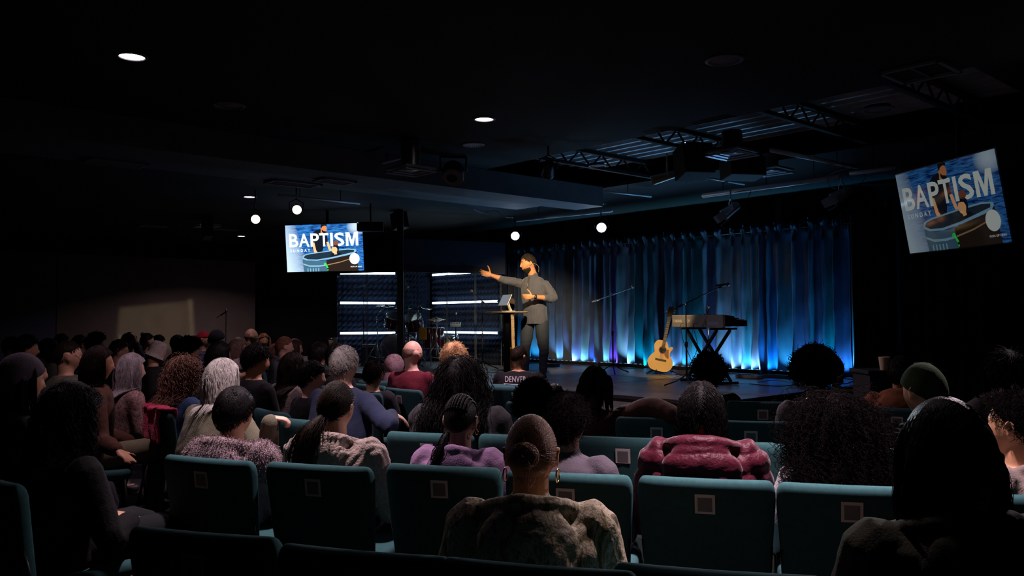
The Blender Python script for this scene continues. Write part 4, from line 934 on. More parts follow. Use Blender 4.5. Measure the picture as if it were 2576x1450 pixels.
# ---- blanket over the chair back, phone, hat-side bits
bp = atz(395, 1030, .88); yw = R_(-52)
V = []; nu, nv = 46, 40
for i in range(nu):
    for j in range(nv):
        s = (j / (nv - 1)) * 2 - 1; u = (i / (nu - 1)) - .5
        front = s > 0; hang = .24 if not front else .20
        y = .045 * np.clip(s * 6, -1, 1); zz = .895 - max(0, abs(s) - .16) / .84 * hang
        w_ = .50 - .10 * (abs(s)) ; V.append([u * w_ + .03 * math.sin(s * 4), y * (1 + .35 * math.sin(u * 17)) - .03 * (abs(s)) * np.sign(-s) * 0, zz])
V = np.array(V); V[:, 2] += .010 * wave(V, 3, 4, 40) + .008; V[:, 1] += .014 * wave(V, 9, 4, 45) * 1.0
i = (np.arange(nu - 1)[:, None] * nv + np.arange(nv - 1)[None]).ravel()
V = V @ rz(yw).T; V[:, :2] += bp[:2]
o = obj('blanket', (V, [np.stack([i, i + nv, i + nv + 1, i + 1], -1)]), clothmat('knit', (.75, .02, .11)), None, True); m_ = o.modifiers.new('solid', 'SOLIDIFY'); m_.thickness = .018
tag(o, 'crimson knitted blanket draped over a chair back on the left', 'blanket')
g = Geo(); c = atz(452, 1022, .88); 
g.add(*ball((0, 0, 0), (.085, .05, .045), 20, 14)); g.add(*ball((.05, 0, -.03), (.05, .045, .06), 16, 12)); V, N, F = bake(g, .006, 4); V = V + N * (.006 * wave(V, 2, 4, 70))[:, None]
o = obj('fleece_lining', (V @ rz(yw).T + [c[0], c[1], .905], F), clothmat('fuzzy', (.62, .48, .45)), None, True); tag(o, 'cream fleece bundle lying on the chair top beside the crimson blanket', 'garment')
# ---------------------------------------------------------------- the standing speaker
DS = 12.45
def sp(px, py, dd=0.0): return at(px, py, DS + dd)
spos = sp(1345, 952); spos[2] = STAGE
SPR = empty('person', spos, 0, 'man standing on stage in a grey long-sleeved henley and dark jeans, right arm stretched out', 'person')
fwd = unit(np.array([-.58, -.81, 0]))            # the body faces the left half of the audience
lat = np.array([-fwd[1], fwd[0], 0]) * -1         # towards his right side (picture left/back)
lat = unit(np.array([fwd[1], -fwd[0], 0])); 
if lat[0] > 0: lat = -lat                         # his right shoulder lies to the picture's left
up = np.array([0, 0, 1.])
hips = sp(1347, 806); chest = sp(1343, 735); neckb = sp(1341, 697); 
hc = sp(1329, 663.5, -.03)
hf = unit(np.array([-.97, -.24, -.05])); hl = unit(np.cross(hf, up)); HRs = np.array([hl, hf, np.cross(hl, hf)]).T
hs_ = 1.15
shR = sp(1303, 712, .10); shL = sp(1372, 716, -.11)
elR = sp(1272, 706, .02); wrR = sp(1236, 693, -.08)
elL = sp(1394, 752, -.16); wrL = sp(1341, 747, -.34)
hipR = sp(1328, 818, .06); hipL = sp(1362, 818, -.04)
knR = sp(1322, 874, -.02); knL = sp(1368, 880, -.10)
anR = sp(1320, 940, .05); anL = sp(1366, 941, -.06)
anR[2] = STAGE + .09; anL[2] = STAGE + .09
toR = anR + np.array([-.09, -.07, -.055]); toL = anL + np.array([.01, -.12, -.055])
torsoP = [(hips + [0, 0, -.05], .155, .125), (hips + [0, 0, .06], .165, .13), ((hips + chest) / 2, .160, .132), (chest, .182, .132), (chest + (neckb - chest) * .55, .190, .118), (chest + (neckb - chest) * .86, .145, .085), (neckb, .075, .068)]
def sptorso(inf, drop=0):
    P = [(torsoP[0][0] - up * drop, torsoP[0][1], torsoP[0][2])] + torsoP if drop else torsoP
    return loft([p for p, a, b in P], [lat * (a * 1.09 + inf) for p, a, b in P], [fwd * (b + inf) for p, a, b in P], 22)
g = Geo(); V, F = HEAD; g.add(V * hs_ @ HRs.T + hc, F)
g.add(*limb([hc + HRs @ np.array([0, -.02, -.05]), neckb + up * .01, chest * .5 + neckb * .5], [.066, .066, .08], 16)); g.add(*sptorso(-.004))
for sh, el, wr, side, hd, hn, kw in ((shR, elR, wrR, 1, unit(np.array([-.95, -.1, .25])), unit(np.array([-.15, -.95, .1])), dict(curl=[.15, .2, .3, .35], spread=.05, thumb=1.3, s=1.12)),
                                  (shL, elL, wrL, -1, unit(np.array([-.97, .1, -.02])), unit(np.array([.10, .95, .1])), dict(curl=[.35, .4, .5, .6], spread=.05, thumb=1.2, s=1.05))):
    g.add(*limb([sh + (chest - sh) * .15, sh, (sh + el) / 2, el, el * .55 + wr * .45, wr], [.06, .062, .052, .044, .042, .028], 12, 3)); 
    s_ = 1
    lt = np.cross(hd, hn)
    s_ = 1 if lt[2] > 0 else -1
    g.add(*hand_geo(wr, hd, hn, side=s_, **kw))
for h_, k_, a_, t_ in ((hipR, knR, anR, toR), (hipL, knL, anL, toL)):
    g.add(*limb([h_ + up * .03, (h_ + k_) / 2, k_, (k_ + a_) / 2, a_], [.088, .08, .058, .055, .038], 12, 3)); g.add(*limb([a_ - up * .04, t_], [.036, .025], 8, 2))
V, N, F = bake(g, .0062, 2); body = obj('body', (V, F), skinmat('O'), SPR, True, world=True)
# henley with pushed-up sleeves
g = Geo(); g.add(*sptorso(.014, .01))
g.add(*limb([shR + (chest - shR) * .15, shR, (shR + elR) / 2, elR, elR * .55 + wrR * .45], [.07, .070, .062, .056, .052], 14, 3))
g.add(*limb([shL + (chest - shL) * .15, shL, (shL + elL) / 2, elL, elL * .55 + wrL * .45], [.07, .070, .064, .060, .052], 14, 3))
g.add(*limb([neckb - up * .03, neckb + up * .015], [.082, .074], 16))
V, N, F = bake(g, .008, 3); dsp = .008 * wave(V, 5, 5, 26) + .006 * wave(V * [1, 1, .35], 8, 4, 75); V = V + N * dsp[:, None]
hen = obj('henley_shirt', (V, F), mat('henley_cloth', (.070, .078, .115), .85, bump=(160, .3), sheen=.2), SPR, True, world=True)
pc = neckb + fwd * .085 - up * .05
g = Geo(); g.add(*limb([neckb + fwd * .098 - up * .015, chest * .45 + neckb * .55 + fwd * .145 , chest * .7 + neckb * .3 + fwd * .152], [.014, .012, .010], 8, 3, .5))
obj('button_placket', g, mat('henley_dark', (.05, .045, .05), .8), hen, True, world=True)
for k in range(2): obj('button', Geo().add(*ball(chest * (.5 + .12 * k) + neckb * (.5 - .12 * k) + fwd * .163, .0055, 8, 6)), WHITE, hen, True, world=True)
g = Geo(); g.add(*loft([hips - up * .06, hips - up * .02, hips + up * .05], [lat * .15, lat * .165, lat * .16], [fwd * .12, fwd * .135, fwd * .13], 20))
for h_, k_, a_ in ((hipR, knR, anR), (hipL, knL, anL)):
    g.add(*limb([h_ + up * .04, (h_ + k_) / 2, k_, (k_ + a_) / 2, a_ + up * .0], [.106, .096, .076, .068, .060], 14, 4))
V, N, F = bake(g, .009, 3); V = V + N * (.005 * wave(V, 3, 5, 30) + .006 * wave(V * [.6, .6, 2.2], 4, 4, 40) * (V[:, 2] < STAGE + .55))[:, None]
obj('jeans', (V, F), mat('charcoal_denim', (.028, .038, .062), .8, bump=(240, .3)), SPR, True, world=True)
for a_, t_ in ((anR, toR), (anL, toL)):
    u = unit((t_ - a_) * [1, 1, 0]); b0 = np.array([a_[0], a_[1], STAGE]); g = Geo()
    g.add(*limb([b0 - u * .05 + up * .05, b0 + u * .07 + up * .045, b0 + u * .18 + up * .034], [.044, .046, .034], 12, 3)); g.add(*limb([b0 - u * .03 + up * .10, b0 + up * .05], [.044, .046], 10, 2)); V, N, F = bake(g, .008, 2)
    s_ = obj('shoe', (V, F), SHOEM, SPR, True, world=True)
    n_ = np.array([-u[1], u[0], 0])
    obj('sole', Geo().add(*loft([b0 + u * .055 + up * .003, b0 + u * .055 + up * .024], [u * .135, u * .14], [n_ * .046, n_ * .047], 20)), WHITE, s_, True, world=True)
rs = np.random.RandomState(5)
gh = hair_geo('buzz', rs, hc, HRs, hs_, 900, .0018, dict(thick=.012, low=.45, nz=.004, fz=120), None)
ho = obj('hair', gh, hairmat(HC['dark'], .7), SPR, True, world=True)
V, F = shell(.011, mask=lambda d: -d[:, 2] - .30 - .26 * np.clip(d[:, 1], 0, 1) - 1.5 * np.clip(-.05 - d[:, 1], 0, 1), nz=.003, fz=90, inner=-.01)
obj('beard', (V * hs_ @ HRs.T + hc, F), hairmat(HC['dark'], .7), SPR, True, world=True)
for s in (-1, 1):
    e = obj('eye', Geo().add(*ball(hc + HRs @ (np.array([s * .030, .0755, .002]) * hs_), .0115, 12, 8)), mat('eye_white', (.8, .78, .75), .2), SPR, True, world=True)
    obj('pupil', Geo().add(*ball(hc + HRs @ (np.array([s * .031, .0872, .002]) * hs_), .0055, 8, 6)), RUBBER, e, True, world=True)
    obj('eyebrow', Geo().add(*limb([hc + HRs @ (np.array([s * .014, .098, .022]) * hs_), hc + HRs @ (np.array([s * .032, .096, .028]) * hs_), hc + HRs @ (np.array([s * .050, .082, .022]) * hs_)], [.003, .0035, .002], 6, 3)), hairmat(HC['black'], .5), SPR, True, world=True)
# watch, headset microphone
wd = unit(elL - wrL); wc = wrL + wd * .035; a_, b_ = frames(np.array([wc, wc + wd * .01]))[1][0], frames(np.array([wc, wc + wd * .01]))[2][0]
wt = obj('wristwatch', Geo().add(*loft([wc - wd * .012, wc - wd * .012, wc + wd * .012, wc + wd * .012], [a_ * .030, a_ * .0345, a_ * .0355, a_ * .031], [b_ * .030, b_ * .0345, b_ * .0355, b_ * .031], 18)), RUBBER, SPR, True, world=True)
obj('watch_face', Geo().add(*lathe([(.019, 0), (.019, .008), (.014, .010)], wc + np.array([0, -.034, 0]), (0, -1, .1), 18)), BLACK, wt, True, world=True)
hp = lambda x, y, z: hc + HRs @ (np.array([x, y, z]) * hs_)
s_ = -1 if (HRs[:, 0] @ np.array([0, -1, 0])) < 0 else 1
g = Geo(); g.add(*tube([hp(s_ * .082, -.01, .02), hp(s_ * .088, .015, -.01), hp(s_ * .080, .05, -.045), hp(s_ * .055, .092, -.070)], .0022, 6)); g.add(*ball(hp(s_ * .052, .098, -.071), .006, 8, 6))
obj('headset_microphone', g, mat('tan_plastic', (.55, .36, .2), .4), SPR, True, world=True)
obj('headset_wire', Geo().add(*tube(smooth_path([hp(s_ * .083, -.02, .0), hp(s_ * .07, -.09, -.02), hp(s_ * .06, -.12, -.06), hp(s_ * .06, -.115, -.12)], [.002] * 4)[0], .002, 6)), mat('tan_plastic', (.55, .36, .2), .4), SPR, True, world=True)
# ---------------------------------------------------------------- things on the stage
def onstage(px, d): p = at(px, 900, d); p[2] = STAGE; return p
# round high table and tablet
tp = onstage(1275, 12.15); tz = at(1275, 784, 12.15)[2]
T = empty('high_table', tp, 0, 'round bistro table with a black pedestal beside the standing speaker', 'table')
obj('tabletop', Geo().add(*lathe([(.30, tz - STAGE - .025), (.315, tz - STAGE - .018), (.315, tz - STAGE - .006), (.305, tz - STAGE)], n=40)), mat('worn_wood', (.30, .24, .15), .4, vary=(8, .3)), T, True)
obj('pedestal', Geo().add(*lathe([(.048, .02), (.048, tz - STAGE - .05), (.12, tz - STAGE - .026)], n=24)), BLACK, T, True)
obj('base', Geo().add(*lathe([(.22, 0), (.22, .012), (.08, .03)], n=30)), BLACK, T, True)
Q = tp + np.array([-.02, 0, tz - STAGE]); ya = R_(-58)
T = empty('tablet', Q, ya, 'silver tablet propped on a white stand on the bistro table', 'tablet')
Rt = rx(R_(-28))
obj('tablet_body', Geo().add(*box((0, 0, .165), (.25, .008, .18), Rt)), mat('silver', (.55, .57, .6), .35, .7), T, bevel=.003)
obj('screen', Geo().add(*box((0, -.0052, .165), (.235, .001, .165), Rt)), emis('tablet_screen', (.55, .6, .7), .35), T)
obj('stand', Geo().add(*loft([(0, .10, .004), (0, .065, .07), (0, .05, .14)], [(.045, 0, 0), (.040, 0, 0), (.03, 0, 0)], [(0, .006, 0)] * 3, 4)).add(*box((0, .06, .004), (.12, .16, .008))), WHITE, T, bevel=.002)
# microphones and stands
def mic(a, b, root=None, label=None, colr=(.28, .29, .31)):
    a = np.array(a); b = np.array(b); d = unit(b - a)
    r = empty('microphone', a, 0, label, 'microphone') if root is None else root
    obj('handle', Geo().add(*tube([a, a + d * .06, a + d * .13], [.011, .013, .018], 12)), BLACK, r, True, world=True)
    obj('grille', Geo().add(*ball(a + d * .155, .026, 14, 10)), mat('mic_grille', colr, .35, .8, bump=(400, .5)), r, True, world=True)
def mic_stand(base, h, p1, p2, label, tripod=True, withmic=True, col=BLACK, group='boom microphone stands'):
    base = np.array(base, float); r = empty('microphone_stand', base, 0, label, 'microphone stand', group); topp = base + [0, 0, h]
    obj('pole', Geo().add(*tube([base + [0, 0, .12], base + [0, 0, h * .5], base + [0, 0, h * .5 + .01], topp], [.012, .012, .008, .008], 8)), col, r, True, world=True)
    obj('clutch', Geo().add(*rod(base + [0, 0, h * .48], base + [0, 0, h * .48 + .07], .018, 10)), RUBBER, r, True, world=True)
    obj('swivel', Geo().add(*ball(topp, .022, 10, 8)), CHROME, r, True, world=True)
    P1, P2 = np.array(p1), np.array(p2)
    obj('boom', Geo().add(*rod(P1, P2, .007, 8)).add(*rod(P1, P1 + unit(P2 - P1) * .14, .013, 8)), mat('pale_boom', (.5, .5, .5), .35, .3) if 'pale boom' in label else col, r, True, world=True)
    for k in range(3):
        a = .5 + k * 2.094; obj('leg', Geo().add(*tube([base + [0, 0, .16], base + [.14 * math.cos(a), .14 * math.sin(a), .07], base + [.30 * math.cos(a), .30 * math.sin(a), .012]], [.009, .009, .011], 6)), col, r, True, world=True)
    if withmic:
        d = unit(P2 - P1); obj('microphone_clip', Geo().add(*rod(P2, P2 + d * .04 - [0, 0, .01], .013, 8)), RUBBER, r, True, world=True)
    return r
b = onstage(1542, 13.2); s1 = at(1540, 741, 13.2)
mic_stand(b, s1[2] - STAGE, at(1489, 760, 13.1), at(1588, 725, 13.3), 'boom microphone stand between the speaker and the guitar, pale boom')
mic(at(1588, 726, 13.28), at(1594, 718, 13.0), None, 'black microphone clipped on the boom between the speaker and the guitar')
b = onstage(1727, 10.6); s1 = at(1724, 766, 10.6)
mic_stand(b, s1[2] - STAGE, at(1692, 779, 10.6), at(1808, 724, 10.7), 'tall black boom microphone stand in front of the keyboard')
mic(at(1800, 719, 10.7), at(1832, 716, 10.68), None, 'black microphone at the end of the boom in front of the keyboard')
b = onstage(1783, 12.0); s1 = at(1781, 796, 12.0)
r = empty('microphone_stand', b, 0, 'short straight microphone stand behind the keyboard', 'microphone stand')
obj('pole', Geo().add(*rod(b + [0, 0, .02], s1, .010)), CHROME, r, True, world=True); obj('base', Geo().add(*lathe([(.13, 0), (.13, .015), (.02, .03)], b, n=24)), BLACK, r, True, world=True)
mic(at(1781, 797, 12.0), at(1781, 775, 11.95), None, 'silver-headed microphone standing upright above the keyboard', (.65, .55, .45))
# keyboard on X stand
c0 = at(1818, 812, 10.6); c1 = at(1703, 812, 11.7); kd = unit((c1 - c0) * [1, 1, 0]); kn_ = np.array([-kd[1], kd[0], 0]); 
if kn_[0] > 0: kn_ = -kn_        # rear panel faces the camera's left
kz0 = at(1818, 826, 10.6)[2]; kz1 = at(1818, 793, 10.6)[2]; L = 1.30; Dp = .36
kc = np.array([c0[0], c0[1], 0]) + kd * L / 2 - kn_ * Dp / 2
kr = empty('keyboard', [kc[0], kc[1], kz0], 0, 'grey stage keyboard on an X stand in front of the blue curtain', 'keyboard')
Rk = np.array([kd, kn_, (0, 0, 1)]).T
m_kb = mat('keyboard_grey', (.24, .225, .215), .5); m_kd = mat('keyboard_black', (.02, .02, .022), .5)
KC = lambda a, b, z: kc + kd * a + kn_ * b + np.array([0, 0, z])
obj('rear_panel', Geo().add(*box(KC(0, Dp / 2 - .02, (kz0 + kz1) / 2 + .004), (L, .04, kz1 - kz0), Rk)), m_kb, kr, bevel=.006, world=True)
g = Geo(); P = [(Dp / 2 - .04, kz0 + .02), (Dp / 2 - .04, kz1), (.02, kz1 - .01), (-.02, kz1 - .06), (-Dp / 2, kz1 - .07), (-Dp / 2, kz0 + .02)]
V = np.array([KC(a, b, z) for a in (-L / 2, L / 2) for b, z in P]); n = len(P); j = np.arange(n)
g.add(V, [np.stack([j, (j + 1) % n, (j + 1) % n + n, j + n], -1), j[None, ::-1], (j + n)[None]]); obj('case', g, m_kd, kr, world=True)
g = Geo()
for k in range(52): g.add(*box(KC(-L / 2 + .06 + k * .0227, -.10, kz1 - .058), (.0215, .14, .014), Rk))
obj('white_keys', g, mat('ivory', (.75, .74, .7), .35), kr, world=True)
g = Geo()
for k in range(51):
    if k % 7 not in (2, 6): g.add(*box(KC(-L / 2 + .072 + k * .0227, -.065, kz1 - .046), (.012, .085, .014), Rk))
obj('black_keys', g, RUBBER, kr, world=True)
g = Geo()
for k in range(5): g.add(*lathe([(.010, 0), (.010, .014), (.007, .018)], KC(-.3 + k * .12, .08, kz1), n=10))
obj('control_knobs', g, RUBBER, kr, world=True)
def panel_text(s, a, z, w_, h_, m, bold=.01):
    V, F = textmesh(s, w_, h_, bold); V3 = KC(0, 0, 0)[None] + (-kd)[None] * V[:, :1] * sgn + kd[None] * a + kn_[None] * (Dp / 2 + .002) + np.array([0, 0, 1.])[None] * (V[:, 1:2] + z)
    o = obj('lettering', (V3, F), m, kr, world=True); o['label'] = 'pale ' + s + ' lettering'; return o
sgn = 1.0
mw = mat('print_white', (.8, .7, .75), .6)
panel_text('YAMAHA', L / 2 - .16, (kz0 + kz1) / 2 + .005, .24, .042, mw, .02); panel_text('CP', L / 2 - .45, (kz0 + kz1) / 2 + .005, .10, .040, mw, .02)
obj('connector_panel', Geo().add(*box(KC(-L / 2 + .22, Dp / 2 + .001, kz0 + .06), (.26, .003, .045), Rk)), mat('panel_blue', (.25, .3, .42), .4), kr, world=True)
st = empty('keyboard_stand', [kc[0], kc[1], STAGE], 0, 'black X shaped keyboard stand with flat feet', 'keyboard stand')
for b_ in (-.10, .10):
    for s_ in (-1, 1): obj('cross_tube', Geo().add(*box((KC(s_ * .38, b_, STAGE + .04) + KC(-s_ * .38, b_ , kz0 - .03)) / 2, (.035, .03, np.linalg.norm(KC(s_ * .38, b_, STAGE + .04) - KC(-s_ * .38, b_, kz0 - .03))), np.array([np.cross(unit(KC(-s_ * .38, b_, kz0 - .03) - KC(s_ * .38, b_, STAGE + .04)), kn_) * -1, kn_, unit(KC(-s_ * .38, b_, kz0 - .03) - KC(s_ * .38, b_, STAGE + .04))]).T)), BLACK, st, world=True)
obj('pivot', Geo().add(*rod(KC(0, -.15, (STAGE + kz0) / 2), KC(0, .16, (STAGE + kz0) / 2), .022, 12)), RUBBER, st, True, world=True)
for s_ in (-1, 1):
    obj('foot', Geo().add(*box(KC(s_ * .38, 0, STAGE + .02), (.035, .42, .035), Rk)), BLACK, st, bevel=.004, world=True)
    obj('support_arm', Geo().add(*box(KC(s_ * .38, 0, kz0 - .014), (.035, .40, .028), Rk)), BLACK, st, bevel=.004, world=True)
def cable(P, r, label, col=RUBBER, name='cable'):
    Q, _ = smooth_path(P, [r] * len(P), 6); o = obj(name, Geo().add(*tube(Q, r, 6)), col, None, True); return tag(o, label, 'cable')
def G_(px, py): return atz(px, py, STAGE + .006)
cable([KC(.3, .19, kz0 + .06), KC(.3, .24, kz0 + .02), KC(.28, .21, kz0 - .2), KC(.1, .2, STAGE + .3), KC(-.1, .22, STAGE + .01), KC(-.5, .5, STAGE + .006)], .004, 'black cable looping down from the left of the keyboard rear panel')
cable([KC(-.05, .19, kz0 + .06), KC(-.05, .25, kz0 + .02), KC(-.08, .21, kz0 - .25), KC(.12, .2, STAGE + .25), KC(.2, .3, STAGE + .006)], .004, 'black cable dropping from the middle of the keyboard rear panel')
cable([G_(1905, 962), G_(1950, 956), G_(1990, 961), G_(2040, 955), G_(2090, 962)], .005, 'pale grey cable winding over the stage right of the keyboard stand', mat('grey_cable', (.4, .4, .42), .5))
cable([G_(1885, 966), G_(1960, 972), G_(2040, 964), G_(2120, 966), G_(2150, 958)], .005, 'black cable lying in front of the pedal board at the stage right')
cable([G_(1270, 930), G_(1240, 938), G_(1212, 934), G_(1190, 928), G_(1150, 931)], .005, 'black cable snaking over the stage left of the bistro table')
cable([G_(1660, 945), G_(1690, 950), G_(1715, 944), G_(1745, 952), G_(1770, 943)], .005, 'cable running from the guitar to the microphone stand', mat('grey_cable', (.4, .4, .42), .5))
# pedal boards and power strips
def pedal(px, py, w_, dd, h_, label, m, leds=()):
    c = atz(px, py, STAGE); r = empty('pedal_board' if leds else 'power_strip', c, 0, label, 'pedal board' if leds else 'power strip'); R3 = np.array([UD, VD, (0, 0, 1)]).T
    obj('housing', Geo().add(*box(c + [0, 0, h_ / 2], (w_, dd, h_), R3)), m, r, bevel=.006, world=True)
    for k, cc in enumerate(leds): obj('indicator_light', Geo().add(*ball(c + UD * (-w_ / 2 + .05 + k * .05) + [0, 0, h_], .006, 8, 6)), emis('led_' + ('r' if cc[0] > .5 else 'b'), cc, 3), r, True, world=True)
    if not leds:
        for k in range(4): obj('socket', Geo().add(*box(c + UD * (-w_ / 2 + .05 + k * .055) + [0, 0, h_ + .001], (.03, .03, .003), R3)), RUBBER, r, world=True)
    else:
        for k in range(3): obj('footswitch', Geo().add(*lathe([(.014, 0), (.014, .014), (.009, .018)], c + UD * (-w_ / 4 + k * .09) - VD * .03 + [0, 0, h_], n=12)), CHROME, r, True, world=True)
pedal(2065, 958, .55, .2, .05, 'black pedal board with red lights at the right end of the stage', BLACK, [(1, .02, .05)] * 5)
pedal(1384, 922, .32, .18, .05, 'small pedal board with a red light behind the speaker', BLACK, [(1, .02, .05)] * 2)
pedal(1885, 952, .42, .07, .045, 'cream power strip at the foot of the curtain right of the keyboard stand', mat('cream_plastic', (.6, .5, .33), .5))
pedal(1955, 951, .50, .07, .045, 'grey power strip at the foot of the curtain near the pedal board', mat('grey_plastic', (.35, .34, .32), .5))
pedal(1720, 942, .24, .07, .045, 'cream power strip beside the guitar stand', mat('cream_plastic', (.6, .5, .33), .5))

# guitars
def outline(pts, k=6):
    P = np.array(pts, float); n = len(P); Q = []
    for i in range(n):
        p0, p1, p2, p3 = P[(i - 1) % n], P[i], P[(i + 1) % n], P[(i + 2) % n]
        for t in np.linspace(0, 1, k, endpoint=False): Q.append(.5 * (2 * p1 + (p2 - p0) * t + (2 * p0 - 5 * p1 + 4 * p2 - p3) * t * t + (3 * p1 - p0 - 3 * p2 + p3) * t ** 3))
    return np.array(Q)
def slab(Q, y0, y1):
    n = len(Q); V = np.concatenate([np.stack([Q[:, 0], np.full(n, y0), Q[:, 1]], 1), np.stack([Q[:, 0], np.full(n, y1), Q[:, 1]], 1)]); j = np.arange(n)
    return V, [np.stack([j, j + n, (j + 1) % n + n, (j + 1) % n], -1), j[None], (j + n)[None, ::-1]]
def guitar(root, Rg, acoustic=True):
    def W(g): V, F = g.out(); return (V @ Rg.T, F)
    fb = mat('rosewood', (.06, .03, .02), .5)
    if acoustic:
        top = mat('spruce_top', (.82, .52, .20), .3, vary=(3, .1), coat=.4); side = mat('mahogany_side', (.12, .04, .02), .35, coat=.3)
        Q = outline([(0, 0), (.13, .015), (.195, .11), (.175, .21), (.125, .27), (.125, .33), (.150, .385), (.135, .415), (.085, .395), (.045, .47), (-.02, .485), (-.10, .475), (-.142, .41), (-.135, .34), (-.120, .28), (-.170, .21), (-.195, .11), (-.13, .015)])
        obj('soundboard', W(Geo().add(*slab(Q, -.052, -.046))), top, root); obj('body_sides', W(Geo().add(*slab(Q * .996, -.046, .05))), side, root)
        obj('sound_hole', W(Geo().add(*lathe([(.050, 0), (.050, .002)], (-.0, -.052, .335), (0, -1, 0), 28))), RUBBER, root); obj('rosette', W(Geo().add(*lathe([(.062, 0), (.062, .0012)], (0, -.052, .335), (0, -1, 0), 28))), mat('rosette', (.25, .12, .06), .4), root)
        obj('pickguard', W(Geo().add(*slab(outline([(.055, .34), (.085, .36), (.10, .30), (.11, .22), (.06, .24), (.035, .285)]), -.0545, -.052))), mat('tortoiseshell', (.35, .14, .05), .25), root)
        obj('bridge', W(Geo().add(*box((0, -.056, .175), (.17, .010, .028)))), fb, root)
        z0, z1 = .40, .86
    else:
        top = mat('amber_body', (.85, .38, .04), .25, coat=.5)
        Q = outline([(0, 0), (.12, .0), (.17, .09), (.13, .2), (.14, .28), (.17, .36), (.15, .40), (.09, .34), (0, .33), (-.07, .36), (-.13, .42), (-.16, .38), (-.13, .25), (-.14, .18), (-.17, .08), (-.12, 0)])
        obj('body', W(Geo().add(*slab(Q, -.03, .015))), top, root); obj('pickup', W(Geo().add(*box((0, -.033, .17), (.09, .008, .03))).add(*box((0, -.033, .25), (.09, .008, .03)))), RUBBER, root); obj('bridge', W(Geo().add(*box((0, -.034, .09), (.09, .012, .035)))), CHROME, root)
        z0, z1 = .30, .98
    yb = -.056 if acoustic else -.034
    obj('neck', W(Geo().add(*loft([(0, yb + .012, z0), (0, yb + .012, z1)], [(.028, 0, 0), (.022, 0, 0)], [(0, .016, 0), (0, .014, 0)], 10))), mat('maple_neck', (.35, .17, .07), .4), root)
    obj('fretboard', W(Geo().add(*box((0, yb - .003, (z0 + z1) / 2 - .02), (.052, .007, z1 - z0 + .04)))), fb if acoustic else mat('maple_board', (.6, .42, .24), .4), root)
    g = Geo(); z = z1 - .01; 
    for k in range(18): g.add(*box((0, yb - .0072, z0 + (z1 - z0) * (1 - (1 - .9439 ** k) * 1.55)), (.050, .0016, .0025)))
    obj('frets', W(g), CHROME, root)
    g = Geo()
    for x in np.linspace(-.019, .019, 6): g.add(*rod((x * 1.3, yb - .010, .18), (x, yb - .010, z1 + .01), .0008, 4))
    obj('strings', W(g), CHROME, root)
    obj('headstock', W(Geo().add(*slab(outline([(-.026, z1), (.026, z1), (.042, z1 + .05), (.038, z1 + .17), (0, z1 + .18), (-.038, z1 + .17), (-.042, z1 + .05)], 3), yb - .002, yb + .014))), fb, root)
    for sx in (-1, 1):
        for k in range(3): obj('tuning_peg', W(Geo().add(*rod((sx * .036, yb + .006, z1 + .05 + .045 * k), (sx * .062, yb + .006, z1 + .05 + .045 * k), .004, 6)).add(*ball((sx * .066, yb + .006, z1 + .05 + .045 * k), (.010, .005, .008), 8, 6))), CHROME, root, True)
gp = onstage(1655, 13.0) + np.array([0, 0, .045])
r = empty('acoustic_guitar', gp, 0, 'natural spruce acoustic guitar with cutaway leaning on a stand before the blue curtain', 'guitar'); guitar(r, rz(R_(-6)) @ ry(R_(13)) @ rx(R_(-12)))
r = empty('guitar_stand', onstage(1660, 13.12), 0, 'black tubular stand holding the acoustic guitar', 'guitar stand'); b = onstage(1664, 13.14)
hk = at(1690, 806, 13.25)
obj('upright', Geo().add(*tube([b + [0.02, .14, .05], b + [.06, .13, .4], hk], .012, 8)), BLACK, r, True, world=True); obj('neck_yoke', Geo().add(*tube([hk + [-.05, -.10, .02], hk + [-.04, 0, 0], hk + [.04, 0, 0], hk + [.05, -.10, .02]], .010, 8)), RUBBER, r, True, world=True)
for a in (-1, 1): obj('cradle_arm', Geo().add(*tube([b + [.02, .12, .12], b + [a * .12, .02, .06], b + [a * .12, -.20, .035], b + [a * .12, -.22, .075]], .010, 8)), BLACK, r, True, world=True); obj('leg', Geo().add(*tube([b + [.02, .14, .1], b + [a * .2, .05, .02], b + [a * .24, -.05, .010]], .010, 8)), BLACK, r, True, world=True)
gp = onstage(1292, 13.6) + np.array([0, 0, .06])
r = empty('electric_guitar', gp, 0, 'amber electric guitar with pale fretboard, half hidden behind the bistro table post', 'guitar'); guitar(r, rz(R_(15)) @ ry(R_(1)) @ rx(R_(-10)), False)
r = empty('guitar_stand', onstage(1292, 13.75), 0, 'black folding stand under the amber electric guitar', 'guitar stand'); b = onstage(1292, 13.75)
obj('upright', Geo().add(*rod(b + [0, .10, .02], b + [0, .13, .5], .011)), BLACK, r, True, world=True)
for a in (-1, 1): obj('cradle_arm', Geo().add(*tube([b + [0, .10, .3], b + [a * .10, -.06, .08], b + [a * .12, -.16, .012]], .010, 8)), BLACK, r, True, world=True)

